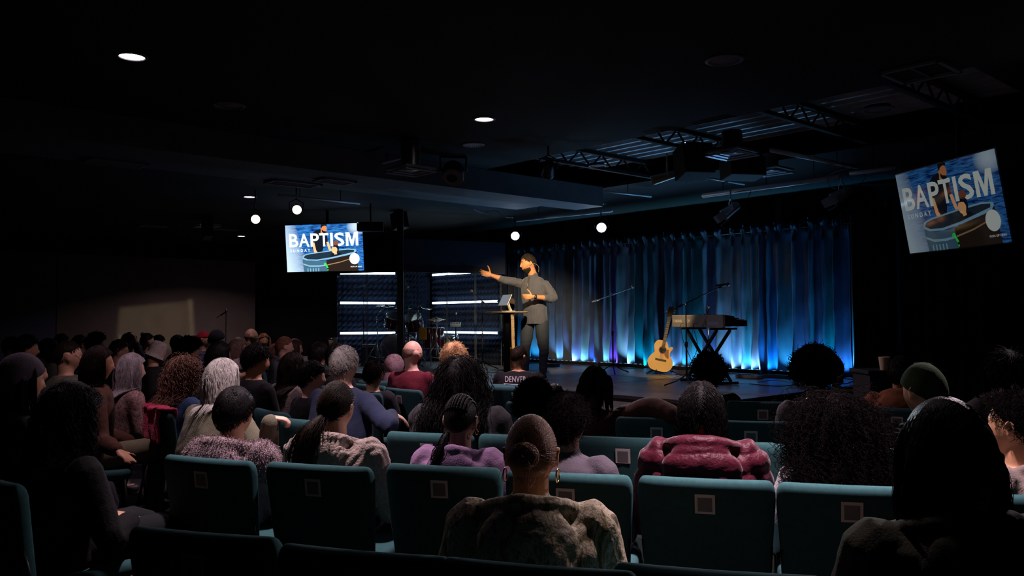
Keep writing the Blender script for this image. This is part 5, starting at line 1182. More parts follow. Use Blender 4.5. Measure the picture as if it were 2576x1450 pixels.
# ---------------------------------------------------------------- drum booth
m_foam = mat('acoustic_foam', (.010, .017, .040), .97, vary=(6, .2))  # foam tinted bluish to carry the glow of the light tubes
def foam_wall(p, q, z0, z1, name='partition_wall', label=''):
    p = np.array([p[0], p[1], 0.]); q = np.array([q[0], q[1], 0.]); d = unit(q - p); n = np.array([d[1], -d[0], 0]); 
    if n[1] > 0: n = -n
    W = np.linalg.norm(q - p); nu, nz = int(W / .05), int((z1 - z0) / .05); nu -= nu % 2; nz -= nz % 2; V = []
    for iz in range(nz + 1):
        for iu in range(nu + 1): V.append(p + d * W * iu / nu + n * (.05 * ((iu % 2) * (iz % 2)) + .01) + [0, 0, z0 + (z1 - z0) * iz / nz])
    i = (np.arange(nz)[:, None] * (nu + 1) + np.arange(nu)[None]).ravel()
    g = Geo().add(np.array(V), [np.stack([i, i + 1, i + nu + 2, i + nu + 1], -1)]); c = (p + q) / 2 - n * .05
    g.add(*box((c[0], c[1], (z0 + z1) / 2), (W, .10, z1 - z0), np.array([d, n, (0, 0, 1)]).T)); o = obj(name, g, m_foam); return tag(o, label, 'booth wall')
LW0, LW1 = at(846, 800, 16.45), at(1003, 800, 16.6); RW0, RW1 = at(1088, 800, 17.35), at(1266, 800, 15.70)
foam_wall(LW0, LW1, STAGE + .015, 2.62, label='left back panel of the drum booth with white light bars')
foam_wall(LW1 + [.04, .05, 0], RW0 + [-.06, .0, 0], STAGE + .015, 2.62, label='middle back panel of the drum booth covered in waffled foam')
foam_wall(RW0, RW1, STAGE + .015, 2.62, label='right back panel of the drum booth with white light bars')
m_tube = emis('white_led_tube', (.60, .82, 1.0), 8)
def ledbar(a, b, label, n_):
    r = empty('light_tube', (a + b) / 2, 0, label, 'light tube', 'white light tubes inside the drum booth')
    obj('diffuser', Geo().add(*rod(a, b, .021, 10)), m_tube, r, True, world=True)
    obj('mounting_channel', Geo().add(*rod(a + n_, b + n_, .016, 4)), mat('alu', (.4, .4, .42), .4, .8), r, world=True)
    for e in (a, b): obj('end_cap', Geo().add(*rod(e + unit(e - (a + b) / 2) * -.002, e + unit(e - (a + b) / 2) * .02, .019, 10)), BLACK, r, True, world=True)
nl = np.array([0, .03, 0]); hgt = ['upper', 'middle', 'lower']
for k, z in enumerate((2.41, 1.832, 1.238)):
    ledbar(np.array([at(856, 760, 16.33)[0], 16.33, z]), np.array([at(994, 760, 16.46)[0], 16.46, z - .01 * (k == 1)]), hgt[k] + ' white light tube on the left side of the drum booth', nl)
    a_, b_ = at(1091, 760, 17.18), at(1254, 760, 15.68); a_[2] = b_[2] = z
    ledbar(a_ - VD * .02, b_ - VD * .02, hgt[k] + ' white light tube on the right side of the drum booth', VD * .03)
# front glass and header
m_glass = bpy.data.materials.new('clear_acrylic'); m_glass.use_nodes = True; nt = m_glass.node_tree; nt.nodes.clear()
o_ = nt.nodes.new('ShaderNodeOutputMaterial'); mx = nt.nodes.new('ShaderNodeMixShader'); tr = nt.nodes.new('ShaderNodeBsdfTransparent'); gl = nt.nodes.new('ShaderNodeBsdfGlossy'); fr = nt.nodes.new('ShaderNodeFresnel')
fr.inputs[0].default_value = 1.45; gl.inputs['Roughness'].default_value = .02; tr.inputs[0].default_value = (.93, .95, .97, 1)
nt.links.new(fr.outputs[0], mx.inputs[0]); nt.links.new(tr.outputs[0], mx.inputs[1]); nt.links.new(gl.outputs[0], mx.inputs[2]); nt.links.new(mx.outputs[0], o_.inputs[0])
fp = [at(x, 800, d) for x, d in ((848, 14.9), (922, 14.6), (1002, 14.35), (1052, 14.5), (1124, 14.75), (1196, 15.0), (1262, 15.25))]
lbs = ['leftmost', 'second from the left', 'beside the dark post on its left', 'beside the dark post on its right', 'second from the right', 'rightmost']
k2 = 0
for k in range(6):
    a, b = fp[k] * [1, 1, 0], fp[k + 1] * [1, 1, 0]; dd = unit(b - a); 
    if k == 2: a = at(1016, 800, 14.38) * [1, 1, 0]
    a = a + dd * .012; b = b - dd * .012
    r = empty('acrylic_panel', (a + b) / 2 + [0, 0, STAGE], 0, 'clear acrylic drum shield panel, ' + lbs[k], 'drum shield', 'clear drum shield panels')
    obj('pane', Geo().add(*wallseg(a, b, STAGE + .01, 2.31, .010)), m_glass, r, world=True)
    for e in (a, b): obj('edge_strip', Geo().add(*rod(e + [0, 0, STAGE + .01], e + [0, 0, 2.31], .006, 4)), mat('edge_grey', (.10, .12, .15), .3), r, world=True)
g = Geo(); g.add(*wallseg(at(1016, 800, 14.40) * [1, 1, 0], at(1272, 800, 15.3) * [1, 1, 0], 2.325, 2.90, .05)); o = obj('booth_header', g, mat('header_blue_light', (.05, .06, .10), .85)); tag(o, 'plain panel with blue light in its colour above the drum shield left of the speaker', 'wall panel')  # bluish light on the right-hand panel is mixed into its base colour
g = Geo(); g.add(*wallseg(at(846, 800, 14.95) * [1, 1, 0], at(999, 800, 14.36) * [1, 1, 0], 2.33, 2.95, .05)); o = obj('booth_header', g, m_wk); tag(o, 'black panel above the left drum shield behind the screen', 'wall panel')
pc_ = at(1007.5, 800, 14.37); g = Geo().add(*box((pc_[0], pc_[1], (STAGE + CEIL) / 2), (.105, .105, CEIL - STAGE))); o = obj('column', g, mat('dark_post', (.02, .018, .016), .6), bevel=.006); tag(o, 'dark square post dividing the drum shield', 'post')

# drums
m_red = mat('drum_red', (.07, .005, .015), .25, vary=(40, .4), coat=.6); m_head = mat('drum_head', (.55, .55, .52), .5); m_bz = mat('cymbal_bronze', (.75, .68, .50), .22, 1)
KIT = empty('drum_kit', onstage(1030, 15.9), 0, 'red sparkle drum kit with chrome hardware behind the clear shield', 'drum kit')
def drum(name, c, r_, h_, ax, m=m_red, lugs=8, head=m_head):
    c = np.array(c, float); ax = unit(ax); s_ = obj(name, Geo().add(*lathe([(r_ * .98, -h_ / 2), (r_, -h_ / 2 + .004), (r_, h_ / 2 - .004), (r_ * .98, h_ / 2)], c, ax, 28)), m, KIT, True, world=True)
    for e in (-1, 1):
        obj('hoop', Geo().add(*lathe([(r_ * .97, 0), (r_ * 1.04, 0), (r_ * 1.04, e * .02), (r_ * .97, e * .02)][::e], c + ax * (h_ / 2 - .006) * e, ax, 28)), CHROME, s_, True, world=True)
        obj('drum_head', Geo().add(*lathe([(r_ * .97, 0), (r_ * .97, e * .002), (.001, e * .002)][::1], c + ax * (h_ / 2 + .002) * e, ax, 28)), head if e > 0 else head, s_, True, world=True)
    g = Geo(); a = unit(np.cross(ax, (0, 1, .01) if abs(ax[1]) < .9 else (1, 0, 0))); b = np.cross(ax, a)
    for k in range(lugs):
        t = k * 2 * math.pi / lugs; q = c + (a * math.cos(t) + b * math.sin(t)) * (r_ + .010); g.add(*rod(q - ax * h_ * .48, q + ax * h_ * .48, .004, 5)); g.add(*rod(q - ax * .03, q + ax * .03, .010, 6))
    obj('lugs', g, CHROME, s_, True, world=True); return s_
bd = at(1003, 885, 15.7); bd[2] = STAGE + .31
drum('bass_drum', bd, .29, .42, (-.35, -1, 0), head=mat('dark_head', (.02, .02, .022), .35))

drum('rack_tom', at(988, 808, 15.75), .145, .22, (.25, -.45, .85)); drum('rack_tom', at(1040, 812, 15.7), .165, .24, (-.15, -.5, .85)); ft = at(1090, 851, 15.75); drum('floor_tom', ft, .20, .38, (0, 0, 1)); sn = at(1128, 853, 16.2); drum('snare_drum', sn, .175, .14, (0, -.1, 1), CHROME)
for k in range(3):
    t = k * 2.094 + .4; q = ft + [.215 * math.cos(t), .215 * math.sin(t), 0]; obj('tom_leg', Geo().add(*rod([q[0], q[1], STAGE], q + [0, 0, .1], .007)), CHROME, KIT, True, world=True)
def cymbal(name, c, r_, tilt, base, elbow=None):
    c = np.array(c, float); ax = unit((tilt[0], tilt[1], 1)); s_ = obj(name, Geo().add(*lathe([(r_, -.012), (r_, -.0105), (r_ * .6, -.001), (r_ * .2, .008), (r_ * .17, .022), (.008, .030)], c, ax, 36)), m_bz, KIT, True, world=True)
    b = np.array(base, float); tp_ = c + [0, 0, .05]; el = elbow if elbow is not None else np.array([b[0], b[1], c[2] - .03])
    obj('cymbal_stand', Geo().add(*rod([b[0], b[1], STAGE + .2], [b[0], b[1], el[2]], .013)).add(*rod([b[0], b[1], el[2]], tp_, .008)), CHROME, KIT, True, world=True)
    for k in range(3):
        t = k * 2.094 + .9; obj('stand_leg', Geo().add(*tube([[b[0], b[1], STAGE + .45], [b[0] + .28 * math.cos(t), b[1] + .28 * math.sin(t), STAGE + .012]], .008, 6)).add(*rod([b[0], b[1], STAGE + .16], [b[0] + .16 * math.cos(t), b[1] + .16 * math.sin(t), STAGE + .2], .005)), CHROME, KIT, True, world=True)
b1 = at(949, 840, 15.5); cymbal('crash_cymbal', at(972, 771, 15.5), .20, (.12, -.12), b1, np.array([b1[0], b1[1], at(949, 795, 15.5)[2]]))
b2 = at(1046, 840, 16.1); cymbal('ride_cymbal', at(1056, 776, 15.6), .22, (.05, -.1), b2, np.array([b2[0], b2[1], at(1046, 815, 16)[2]]))
b3 = at(1098, 840, 15.35); cymbal('hi_hat', at(1098, 803, 15.35), .175, (0, -.03), b3); c_ = at(1098, 806, 15.35); obj('hi_hat', Geo().add(*lathe([(.175, .006), (.175, .004), (.1, -.008), (.03, -.02)], c_, n=36)), m_bz, KIT, True, world=True)
obj('kick_pedal', Geo().add(*box(bd + [.05, .42, -.29], (.09, .28, .02))).add(*rod(bd + [.05, .30, -.3], bd + [.05, .28, -.05], .008)), CHROME, KIT, True, world=True)
o = obj('tambourine_bag', Geo().add(*box(at(1063, 840, 15.4), (.15, .035, .225), rz(.2))), mat('amber_cloth', (.85, .42, .03), .6), bevel=.012); o.name = 'practice_pad'; tag(o, 'amber yellow square pad hung on the drum kit', 'pad')
# booth stands and small gear
def bst(px, d, y, p1, p2, lb): b = onstage(px, d); mic_stand(b, at(px, y, d)[2] - STAGE, p1, p2, lb)
bst(915, 15.9, 718, at(876, 732, 15.9), at(966, 700, 15.8), 'boom microphone stand at the left end of the drum booth')
bst(1027, 15.2, 722, at(1018, 747, 15.2), at(1050, 684, 15.3), 'steeply raised boom stand right of the booth post')
bst(1148, 16.0, 790, at(1098, 782, 16), at(1156, 786, 15.9), 'boom stand over the snare drum')
bst(1214, 14.35, 761, at(1228, 772, 14.3), at(1192, 738, 14.4), 'microphone stand in front of the drum shield at its right end')
mic(at(1192, 740, 14.35), at(1186, 732, 14.2), None, 'round pale microphone above the light tube right of the drums', (.5, .42, .33))
r = empty('mixer', at(1146, 818, 15.8), 0, 'small white personal mixer on a pole in the drum booth', 'mixer'); c = at(1146, 817, 15.8)
obj('housing', Geo().add(*box(c, (.20, .10, .045), rx(.5))), mat('pale_grey', (.45, .52, .6), .4), r, bevel=.006, world=True); obj('pole', Geo().add(*rod([c[0], c[1] + .03, STAGE + .02], c + [0, .03, -.02], .012)), BLACK, r, True, world=True); obj('base', Geo().add(*lathe([(.14, 0), (.14, .012), (.03, .02)], [c[0], c[1] + .03, STAGE], n=20)), BLACK, r, True, world=True)
g = Geo()
for k in range(6): g.add(*lathe([(.009, 0), (.009, .012)], c + [-.075 + .03 * k, -.012, .022], (0, -.4, 1), 8))
obj('knobs', g, RUBBER, r, True, world=True)
for nm, px, lb in (('amplifier', 928, 'small black amplifier with pale corner plates in the drum booth'),):
    c = onstage(px, 15.9) + [0, 0, .58]; r = empty(nm, c, 0, lb, nm); obj('cabinet', Geo().add(*box(c - [0, 0, .38], (.26, .22, .40))), BLACK, r, bevel=.01, world=True); c = c - [0, 0, .38]
    obj('grille', Geo().add(*box(c + [0, -.113, -.03], (.22, .006, .30))), mat('grille_cloth', (.04, .045, .06), .9, bump=(300, .6)), r, world=True); obj('control_strip', Geo().add(*box(c + [0, -.113, .165], (.22, .006, .035))), CHROME, r, world=True)
# percussion at the far left of the booth
c = onstage(837, 14.3); z = at(837, 858, 14.3)[2]; r = empty('hand_drum', c, 0, 'cream hand drum on a chrome stand left of the drum booth', 'drum')
obj('shell', Geo().add(*lathe([(.055, z - STAGE - .12), (.075, z - STAGE + .02), (.08, z - STAGE + .04)], n=20)), mat('cream_shell', (.75, .62, .35), .4), r, True); obj('rim', Geo().add(*lathe([(.09, z - STAGE + .035), (.09, z - STAGE + .05), (.075, z - STAGE + .052)], n=20)), CHROME, r, True)
for k in range(3): t = k * 2.094; obj('leg', Geo().add(*rod((.05 * math.cos(t), .05 * math.sin(t), z - STAGE - .1), (.22 * math.cos(t), .22 * math.sin(t), .01), .008)), CHROME, r, True)

# side table with a cup by the right wall
c = atz(2228, 925, 1.10); r = empty('side_cabinet', [c[0], c[1], 0], 0, 'narrow black cabinet against the masking drape at the right', 'cabinet')
obj('cabinet_body', Geo().add(*box((0.15, .1, .53), (.62, .34, 1.04))), BLKP, r, bevel=.008); obj('top', Geo().add(*box((.15, .1, 1.065), (.66, .38, .03))), BLACK, r, bevel=.004)
o = obj('paper_cup', Geo().add(*lathe([(.033, 0), (.034, .002), (.045, .10), (.047, .105), (.044, .105), (.032, .006)], (c[0], c[1] + .02, 1.08), n=24)), mat('cup_paper', (.62, .50, .34), .6), None, True); tag(o, 'beige paper cup on the black cabinet right of the curtain', 'cup')
o = obj('glass_dish', Geo().add(*lathe([(.04, 0), (.05, .005), (.075, .05), (.078, .052), (.07, .048), (.04, .008)], (c[0] + .33, c[1] + .05, 1.08), n=24)), mat('dish_glass', (.3, .35, .4), .08, spec=1), None, True); tag(o, 'shallow glass dish on the black cabinet right of the paper cup', 'dish')
# ---------------------------------------------------------------- recessed lights, vents, rigging
m_on = emis('lit_diffuser', (1.0, .86, .95), 14); m_off = mat('unlit_diffuser', (.17, .15, .16), .7); m_trimr = mat('trim_ring', (.12, .11, .12), .5)
lab = ['large lit ceiling downlight at the upper left', 'lit ceiling downlight above the middle of the room', 'lit downlight over the left screen, nearer one', 'smallest and farthest lit downlight left of the screen', 'lit downlight straight above the nearer rows', 'lit downlight over the right of the nearer rows']
def can(p, on, label, r_=.095, drop=0):
    e = empty('downlight', p, 0, label, 'ceiling light', 'recessed round ceiling lights')
    obj('trim', Geo().add(*lathe([(r_ * 1.28, .0), (r_ * 1.28, -.006), (r_ * 1.05, -.012), (r_, -.006), (r_, .03)], n=32)), m_trimr, e, True)
    obj('diffuser', Geo().add(*lathe([(.001, -.002), (r_, -.002), (r_, .02), (.001, .02)], n=32)), m_on if on else m_off, e, True)
for p, l in zip(can_pos, lab): can(p, True, l, .085)
for (px, py), l in (((576, 265), 'unlit dim round ceiling fixture right of the large lit downlight'), ((1823, 151), 'unlit round ceiling fixture near the top right'), ((2208, 275), 'unlit round ceiling fixture above the right screen'), ((1502, 417), 'unlit round fixture at the edge of the open roof bay'), ((1338, 513), 'small round fixture at the end of the bulkhead'), ((1113, 497), 'faint round fixture under the bulkhead'), ((1757, 453), 'round fixture above the hanging pipe')):
    p = atz(px, py, CEIL - .002); can(p, False, l, .11 if py < 300 else .09)
p = atz(1191, 364, CEIL - .002); e = empty('ceiling_speaker', p, 0, 'round perforated ceiling speaker under the central downlight', 'speaker'); obj('frame', Geo().add(*lathe([(.12, 0), (.12, -.008), (.105, -.014), (.10, -.006)], n=32)), mat('spk', (.3, .34, .4), .5), e, True); g = Geo()
for k in range(-4, 5): g.add(*box((k * .021, 0, -.006), (.010, 2 * math.sqrt(.0098 - (k * .021) ** 2), .006)))
obj('grille', g, mat('spk', (.3, .34, .4), .5), e)
m_gr = mat('vent_grey', (.16, .15, .165), .6)
def vent(px, py, w_, d_, lb, z=CEIL, nb=1):
    p = atz(px, py, z - .012); e = empty('ceiling_vent', p, math.atan2(VD[1], VD[0]), lb, 'vent', 'ceiling vents'); g = Geo()
    for s in (-1, 1): g.add(*box((s * w_ / 2, 0, 0), (.03, d_ + .03, .02))); g.add(*box((0, s * d_ / 2, 0), (w_ + .03, .03, .02)))
    obj('frame', g, m_gr, e)
    for k in range(nb): obj('blade', Geo().add(*box((0, -d_ / 2 + d_ * (k + 1) / (nb + 1), 0), (w_, .02, .012), rx(.5))), m_gr, e)
vent(2315, 183, .42, .42, 'faint square ceiling vent at the upper right', nb=1)
vent(290, 411, .55, .3, 'faint ceiling vent at the left beside the bulkhead', 3.2, nb=4)
vent(738, 463, .60, .3, 'vent in the underside of the bulkhead, left one', 3.2, nb=4)
vent(842, 457, .40, .25, 'bright vent in the underside of the bulkhead, right one', 3.12, nb=4)
vent(563, 578, .5, .3, 'faint flat vent far back near the brown wall, right one', nb=3); vent(385, 570, .5, .3, 'faint flat vent far back near the brown wall, left one', nb=3)
# round ducts ending in square diffusers
def duct(px, ytop, py, d, lb, r_=.10):
    c = at(px, py, d); e = empty('duct_diffuser', c, math.atan2(VD[1], VD[0]), lb, 'air duct'); hz = CEIL - .002 - c[2]
    pr = []; n_ = 10
    for k in range(n_ + 1): pr += [(r_ * (1.0 + .05 * (k % 2)), .06 + (hz - .06) * k / n_)]
    obj('round_duct', Geo().add(*lathe([(.13, .03)] + pr, n=24)), mat('foil_duct', (.16, .15, .16), .35, .8), e, True)
    g = Geo()
    for k, s in enumerate((.185, .135, .085)):
        for a in (-1, 1): g.add(*box((a * s, 0, .01 + k * .012), (.022, 2 * s + .02, .01), ry(a * .4))); g.add(*box((0, a * s, .01 + k * .012), (2 * s + .02, .022, .01), rx(-a * .4)))
    obj('square_diffuser', g, mat('diffuser_metal', (.32, .33, .37), .4, .5), e); obj('plenum', Geo().add(*box((0, 0, .045), (.38, .38, .02))), m_gr, e)
duct(1033, 360, 436, 8.7, 'round duct with square diffuser hanging left of the central downlight')
duct(1842, 305, 394, 8.4, 'round duct with square diffuser hanging before the roof ribs')
duct(1938, 405, 437, 9.6, 'smaller square diffuser right of the dark loudspeaker box', .09)
duct(520, 540, 572, 15.5, 'distant duct diffuser left of the left screen', .09)
# hanging pipes
m_pipe = mat('pipe_steel', (.60, .65, .72), .4, .15)
def pipe(a, b, z, lb, r_=.024, drops=2):
    A, B = atz(*a, z), atz(*b, z); e = empty('rigging_pipe', (A + B) / 2, 0, lb, 'pipe'); obj('pipe', Geo().add(*rod(A, B, r_, 12)), m_pipe, e, True, world=True)
    for k in range(drops): q = A + (B - A) * (k + .5) / drops; obj('hanger_rod', Geo().add(*rod(q + [0, 0, r_], [q[0], q[1], CEIL + .3 * 0], .006)), BLACK, e, True, world=True)
pipe((1300, 555), (1540, 530), 3.12, 'blue-lit lighting pipe over the two blinding spotlights'); pipe((1768, 493), (2112, 445), 3.12, 'long blue-lit lighting pipe above the curtain', .03, 3); pipe((2138, 437), (2255, 422), 3.12, 'short lighting pipe beside the right screen', .024, 1)
pipe((1410, 499), (1524, 514), 3.22, 'thin crosswise pipe under the roof bay, left one', .014, 1); pipe((1518, 481), (1638, 495), 3.22, 'thin crosswise pipe under the roof bay, middle one', .014, 1); pipe((1765, 445), (1872, 464), 3.25, 'thin crosswise pipe right of the gold spotlight', .014, 1)
pipe((1940, 378), (2155, 421), 3.22, 'long crosswise strut near the right screen', .024, 2); pipe((880, 432), (1010, 398), 3.3, 'faint pipe left of the hanging duct', .014, 2); pipe((700, 490), (905, 513), 3.15, 'thin pipe behind the bulkhead above the left screen', .014, 2)
# spotlights
def spot(p, tgt, lb, lit=None, r_=.075, L=.20, hang=None, barn=False, m=BLACK, name='stage_spotlight'):
    p = np.array(p, float); d = unit(np.array(tgt) - p); e = empty(name, p, 0, lb, 'spotlight')
    obj('housing', Geo().add(*lathe([(r_ * .45, -L), (r_ * .75, -L * .92), (r_ * .82, -L * .5), (r_ * .95, -L * .15), (r_, 0), (r_, .02), (r_ * .86, .02), (r_ * .84, -.01)], p, d, 24)), m, e, True, world=True)
    obj('lens', Geo().add(*lathe([(r_ * .84, 0), (r_ * .80, .006), (r_ * .4, .012), (.001, .014)], p, d, 24)), lit or mat('dark_lens', (.15, .18, .22), .1, spec=1), e, True, world=True)
    ztop = hang if hang is not None else CEIL
    s = unit(np.cross(d, (0, 0, 1))) * (r_ + .02); q = p - d * L * .45
    obj('yoke', Geo().add(*tube([q + s, q + s + [0, 0, .10], q + [0, 0, .15], q - s + [0, 0, .10], q - s], .008, 6)), m, e, True, world=True)
    obj('clamp', Geo().add(*rod(q + [0, 0, .15], [q[0], q[1], max(ztop, q[2] + .17)], .010)), m, e, True, world=True)
    if barn:
        u = unit(s); v = np.cross(d, u)
        for a in (u, -u, v): obj('barn_door', Geo().add(*box(p + d * .06 + a * r_ * 1.25, (.002, .10, .11), np.array([a, np.cross(d, a), d]).T)), m, e, world=True)
        c = q - d * L * .5; obj('power_cord', Geo().add(*tube(smooth_path([c, c - d * .08 + [0, 0, -.03], c - d * .20 + [0, 0, .06], q + [.05, 0, .22]], [.004] * 4)[0], .004, 5)), RUBBER, e, True, world=True)
hot = emis('hot_lens', (.95, .98, 1), 30); warm = emis('warm_lens', (1, .80, .50), 3.2)
spot(BACK1, (.2, 4, 1.2), 'dazzling white spotlight just left above the speaker', hot, .078, hang=3.12); spot(BACK2, (.9, 4, 1.2), 'dazzling white spotlight right above the speaker', hot, .083, hang=3.12)
spot(FRESA, CAM + [.9, .6, .3], 'warm glowing round spotlight left of the left screen, lower one', warm, .075, name='round_spotlight'); spot(FRESB, CAM + [1.2, .6, .3], 'warm glowing round spotlight above the left screen', warm, .075, name='round_spotlight')
spot(atz(1822, 540, 2.80), atz(1822, 540, 2.80) + [-.35, .02, -.25], 'unlit chrome spotlight with barn doors hanging above the keyboard', None, .07, .22, 3.12, True, mat('par_metal', (.50, .54, .60), .3, .4)); p = atz(2098, 500, 2.86)
spot(p, p + [-.35, .02, -.2], 'unlit chrome spotlight near the right end of the curtain', None, .07, .22, 3.12, True, mat('par_metal', (.50, .54, .60), .3, .4))
spot(SIDE, (.9, 3.7, .7), 'side spotlight beyond the right edge of the picture', warm, .085, .22, name='side_spotlight')
KM = mat('gold_lit_metal', (.35, .30, .22), .35, .6)  # gold light on the tube is put into this metal colour
spot(KEY + [-.17, -.02, -.03], KEY + [-.5, .02, -.12], 'long tubular spotlight with gold light in its colour above the guitar', None, .055, .36, None, False, KM, 'profile_spotlight')
spot(FOH, FOH + (SPK - FOH) * .2, 'dark front spotlight hanging between the central downlight and the roof ribs', mat('dark_lens', (.15, .18, .22), .1, spec=1), .075, .22, None, name='profile_spotlight')
# hung loudspeakers and moving heads
def cabinet(px, py, d, w_, h_, dp, lb, yaw=0, tilt=0, m=BLKP, zt=CEIL):
    c = at(px, py, d); R3 = rz(yaw) @ rx(tilt); e = empty('loudspeaker', c, 0, lb, 'loudspeaker'); obj('cabinet', Geo().add(*box(c, (w_, dp, h_), R3)), m, e, bevel=.01, world=True)
    obj('grille', Geo().add(*box(c + R3 @ np.array([0, -dp / 2 - .004, 0]), (w_ * .9, .008, h_ * .9), R3)), mat('grille_black', (.018, .018, .02), .6, .4, bump=(300, .7)), e, world=True)
    obj('bracket', Geo().add(*rod(c + R3 @ np.array([0, 0, h_ / 2 - .01]), [c[0], c[1], zt], .014)), BLACK, e, True, world=True)
    obj('status_light', Geo().add(*ball(c + R3 @ np.array([-w_ / 2 + .02, -dp / 2 - .01, h_ / 2 - .02]), .004, 6, 5)), emis('led_blue', (.4, .6, 1), 6), e, True, world=True)
cabinet(1745, 408, 8.9, .34, .34, .30, 'large dark loudspeaker hanging left of the second duct', .2, -.2); cabinet(1868, 424, 9.3, .42, .22, .30, 'wide dark loudspeaker hanging under the second duct', .2, -.1)
cabinet(932, 571, 13.6, .42, .15, .30, 'dark loudspeaker covering the top corner of the left screen', .1, .05); cabinet(1005, 556, 14.6, .22, .30, .22, 'grey angled loudspeaker right of the left screen', .8, -.25, mat('spk_grey', (.12, .11, .10), .6)); cabinet(2290, 338, 10.8, .3, .2, .25, 'dim loudspeaker at the upper right behind the screen', -.3)
c = at(1140, 432, 9.6); e = empty('moving_head_light', c, 0, 'dark moving head light hanging right of the first duct', 'stage light'); obj('head', Geo().add(*ball(c, (.13, .13, .13), 20, 14)), BLACK, e, True, world=True)
obj('lens_ring', Geo().add(*lathe([(.10, -.02), (.13, 0), (.12, .03), (.09, .02)], c + [0, -.06, -.07], (-.1, -.6, -.8), 24)), m_gr, e, True, world=True); obj('yoke', Geo().add(*tube([c + [.15, 0, 0], c + [.15, 0, .17], c + [-.15, 0, .17], c + [-.15, 0, 0]], .018, 6)), BLACK, e, True, world=True); obj('base', Geo().add(*box(c + [0, 0, .24], (.30, .22, .12))), BLACK, e, world=True); obj('hanger', Geo().add(*rod(c + [0, 0, .30], [c[0], c[1], CEIL], .012)), BLACK, e, True, world=True)
def hungcable(P, lb): Q, _ = smooth_path(P, [.004] * len(P), 8); return tag(obj('cable', Geo().add(*tube(Q, .004, 5)), mat('cable_grey', (.12, .13, .15), .5), None, True), lb, 'cable')
hungcable([atz(1290, 548, 3.1), at(1270, 546, 13), at(1245, 530, 13), at(1215, 536, 13.2), atz(1190, 526, 3.15)], 'tangled cables at the left end of the lighting pipe'); hungcable([atz(2152, 420, 3.15), at(2085, 440, 9.6), at(2090, 470, 9.6), at(2130, 478, 9.6)], 'cable dipping to the right-hand unlit spotlight')
# ---------------------------------------------------------------- far left microphone stand silhouette
b = at(568, 880, 15); b[2] = 0; mic_stand(b, at(568, 782, 15)[2], at(572, 783, 15), at(545, 800, 15), 'dark thin stand silhouetted on the brown wall', withmic=False)

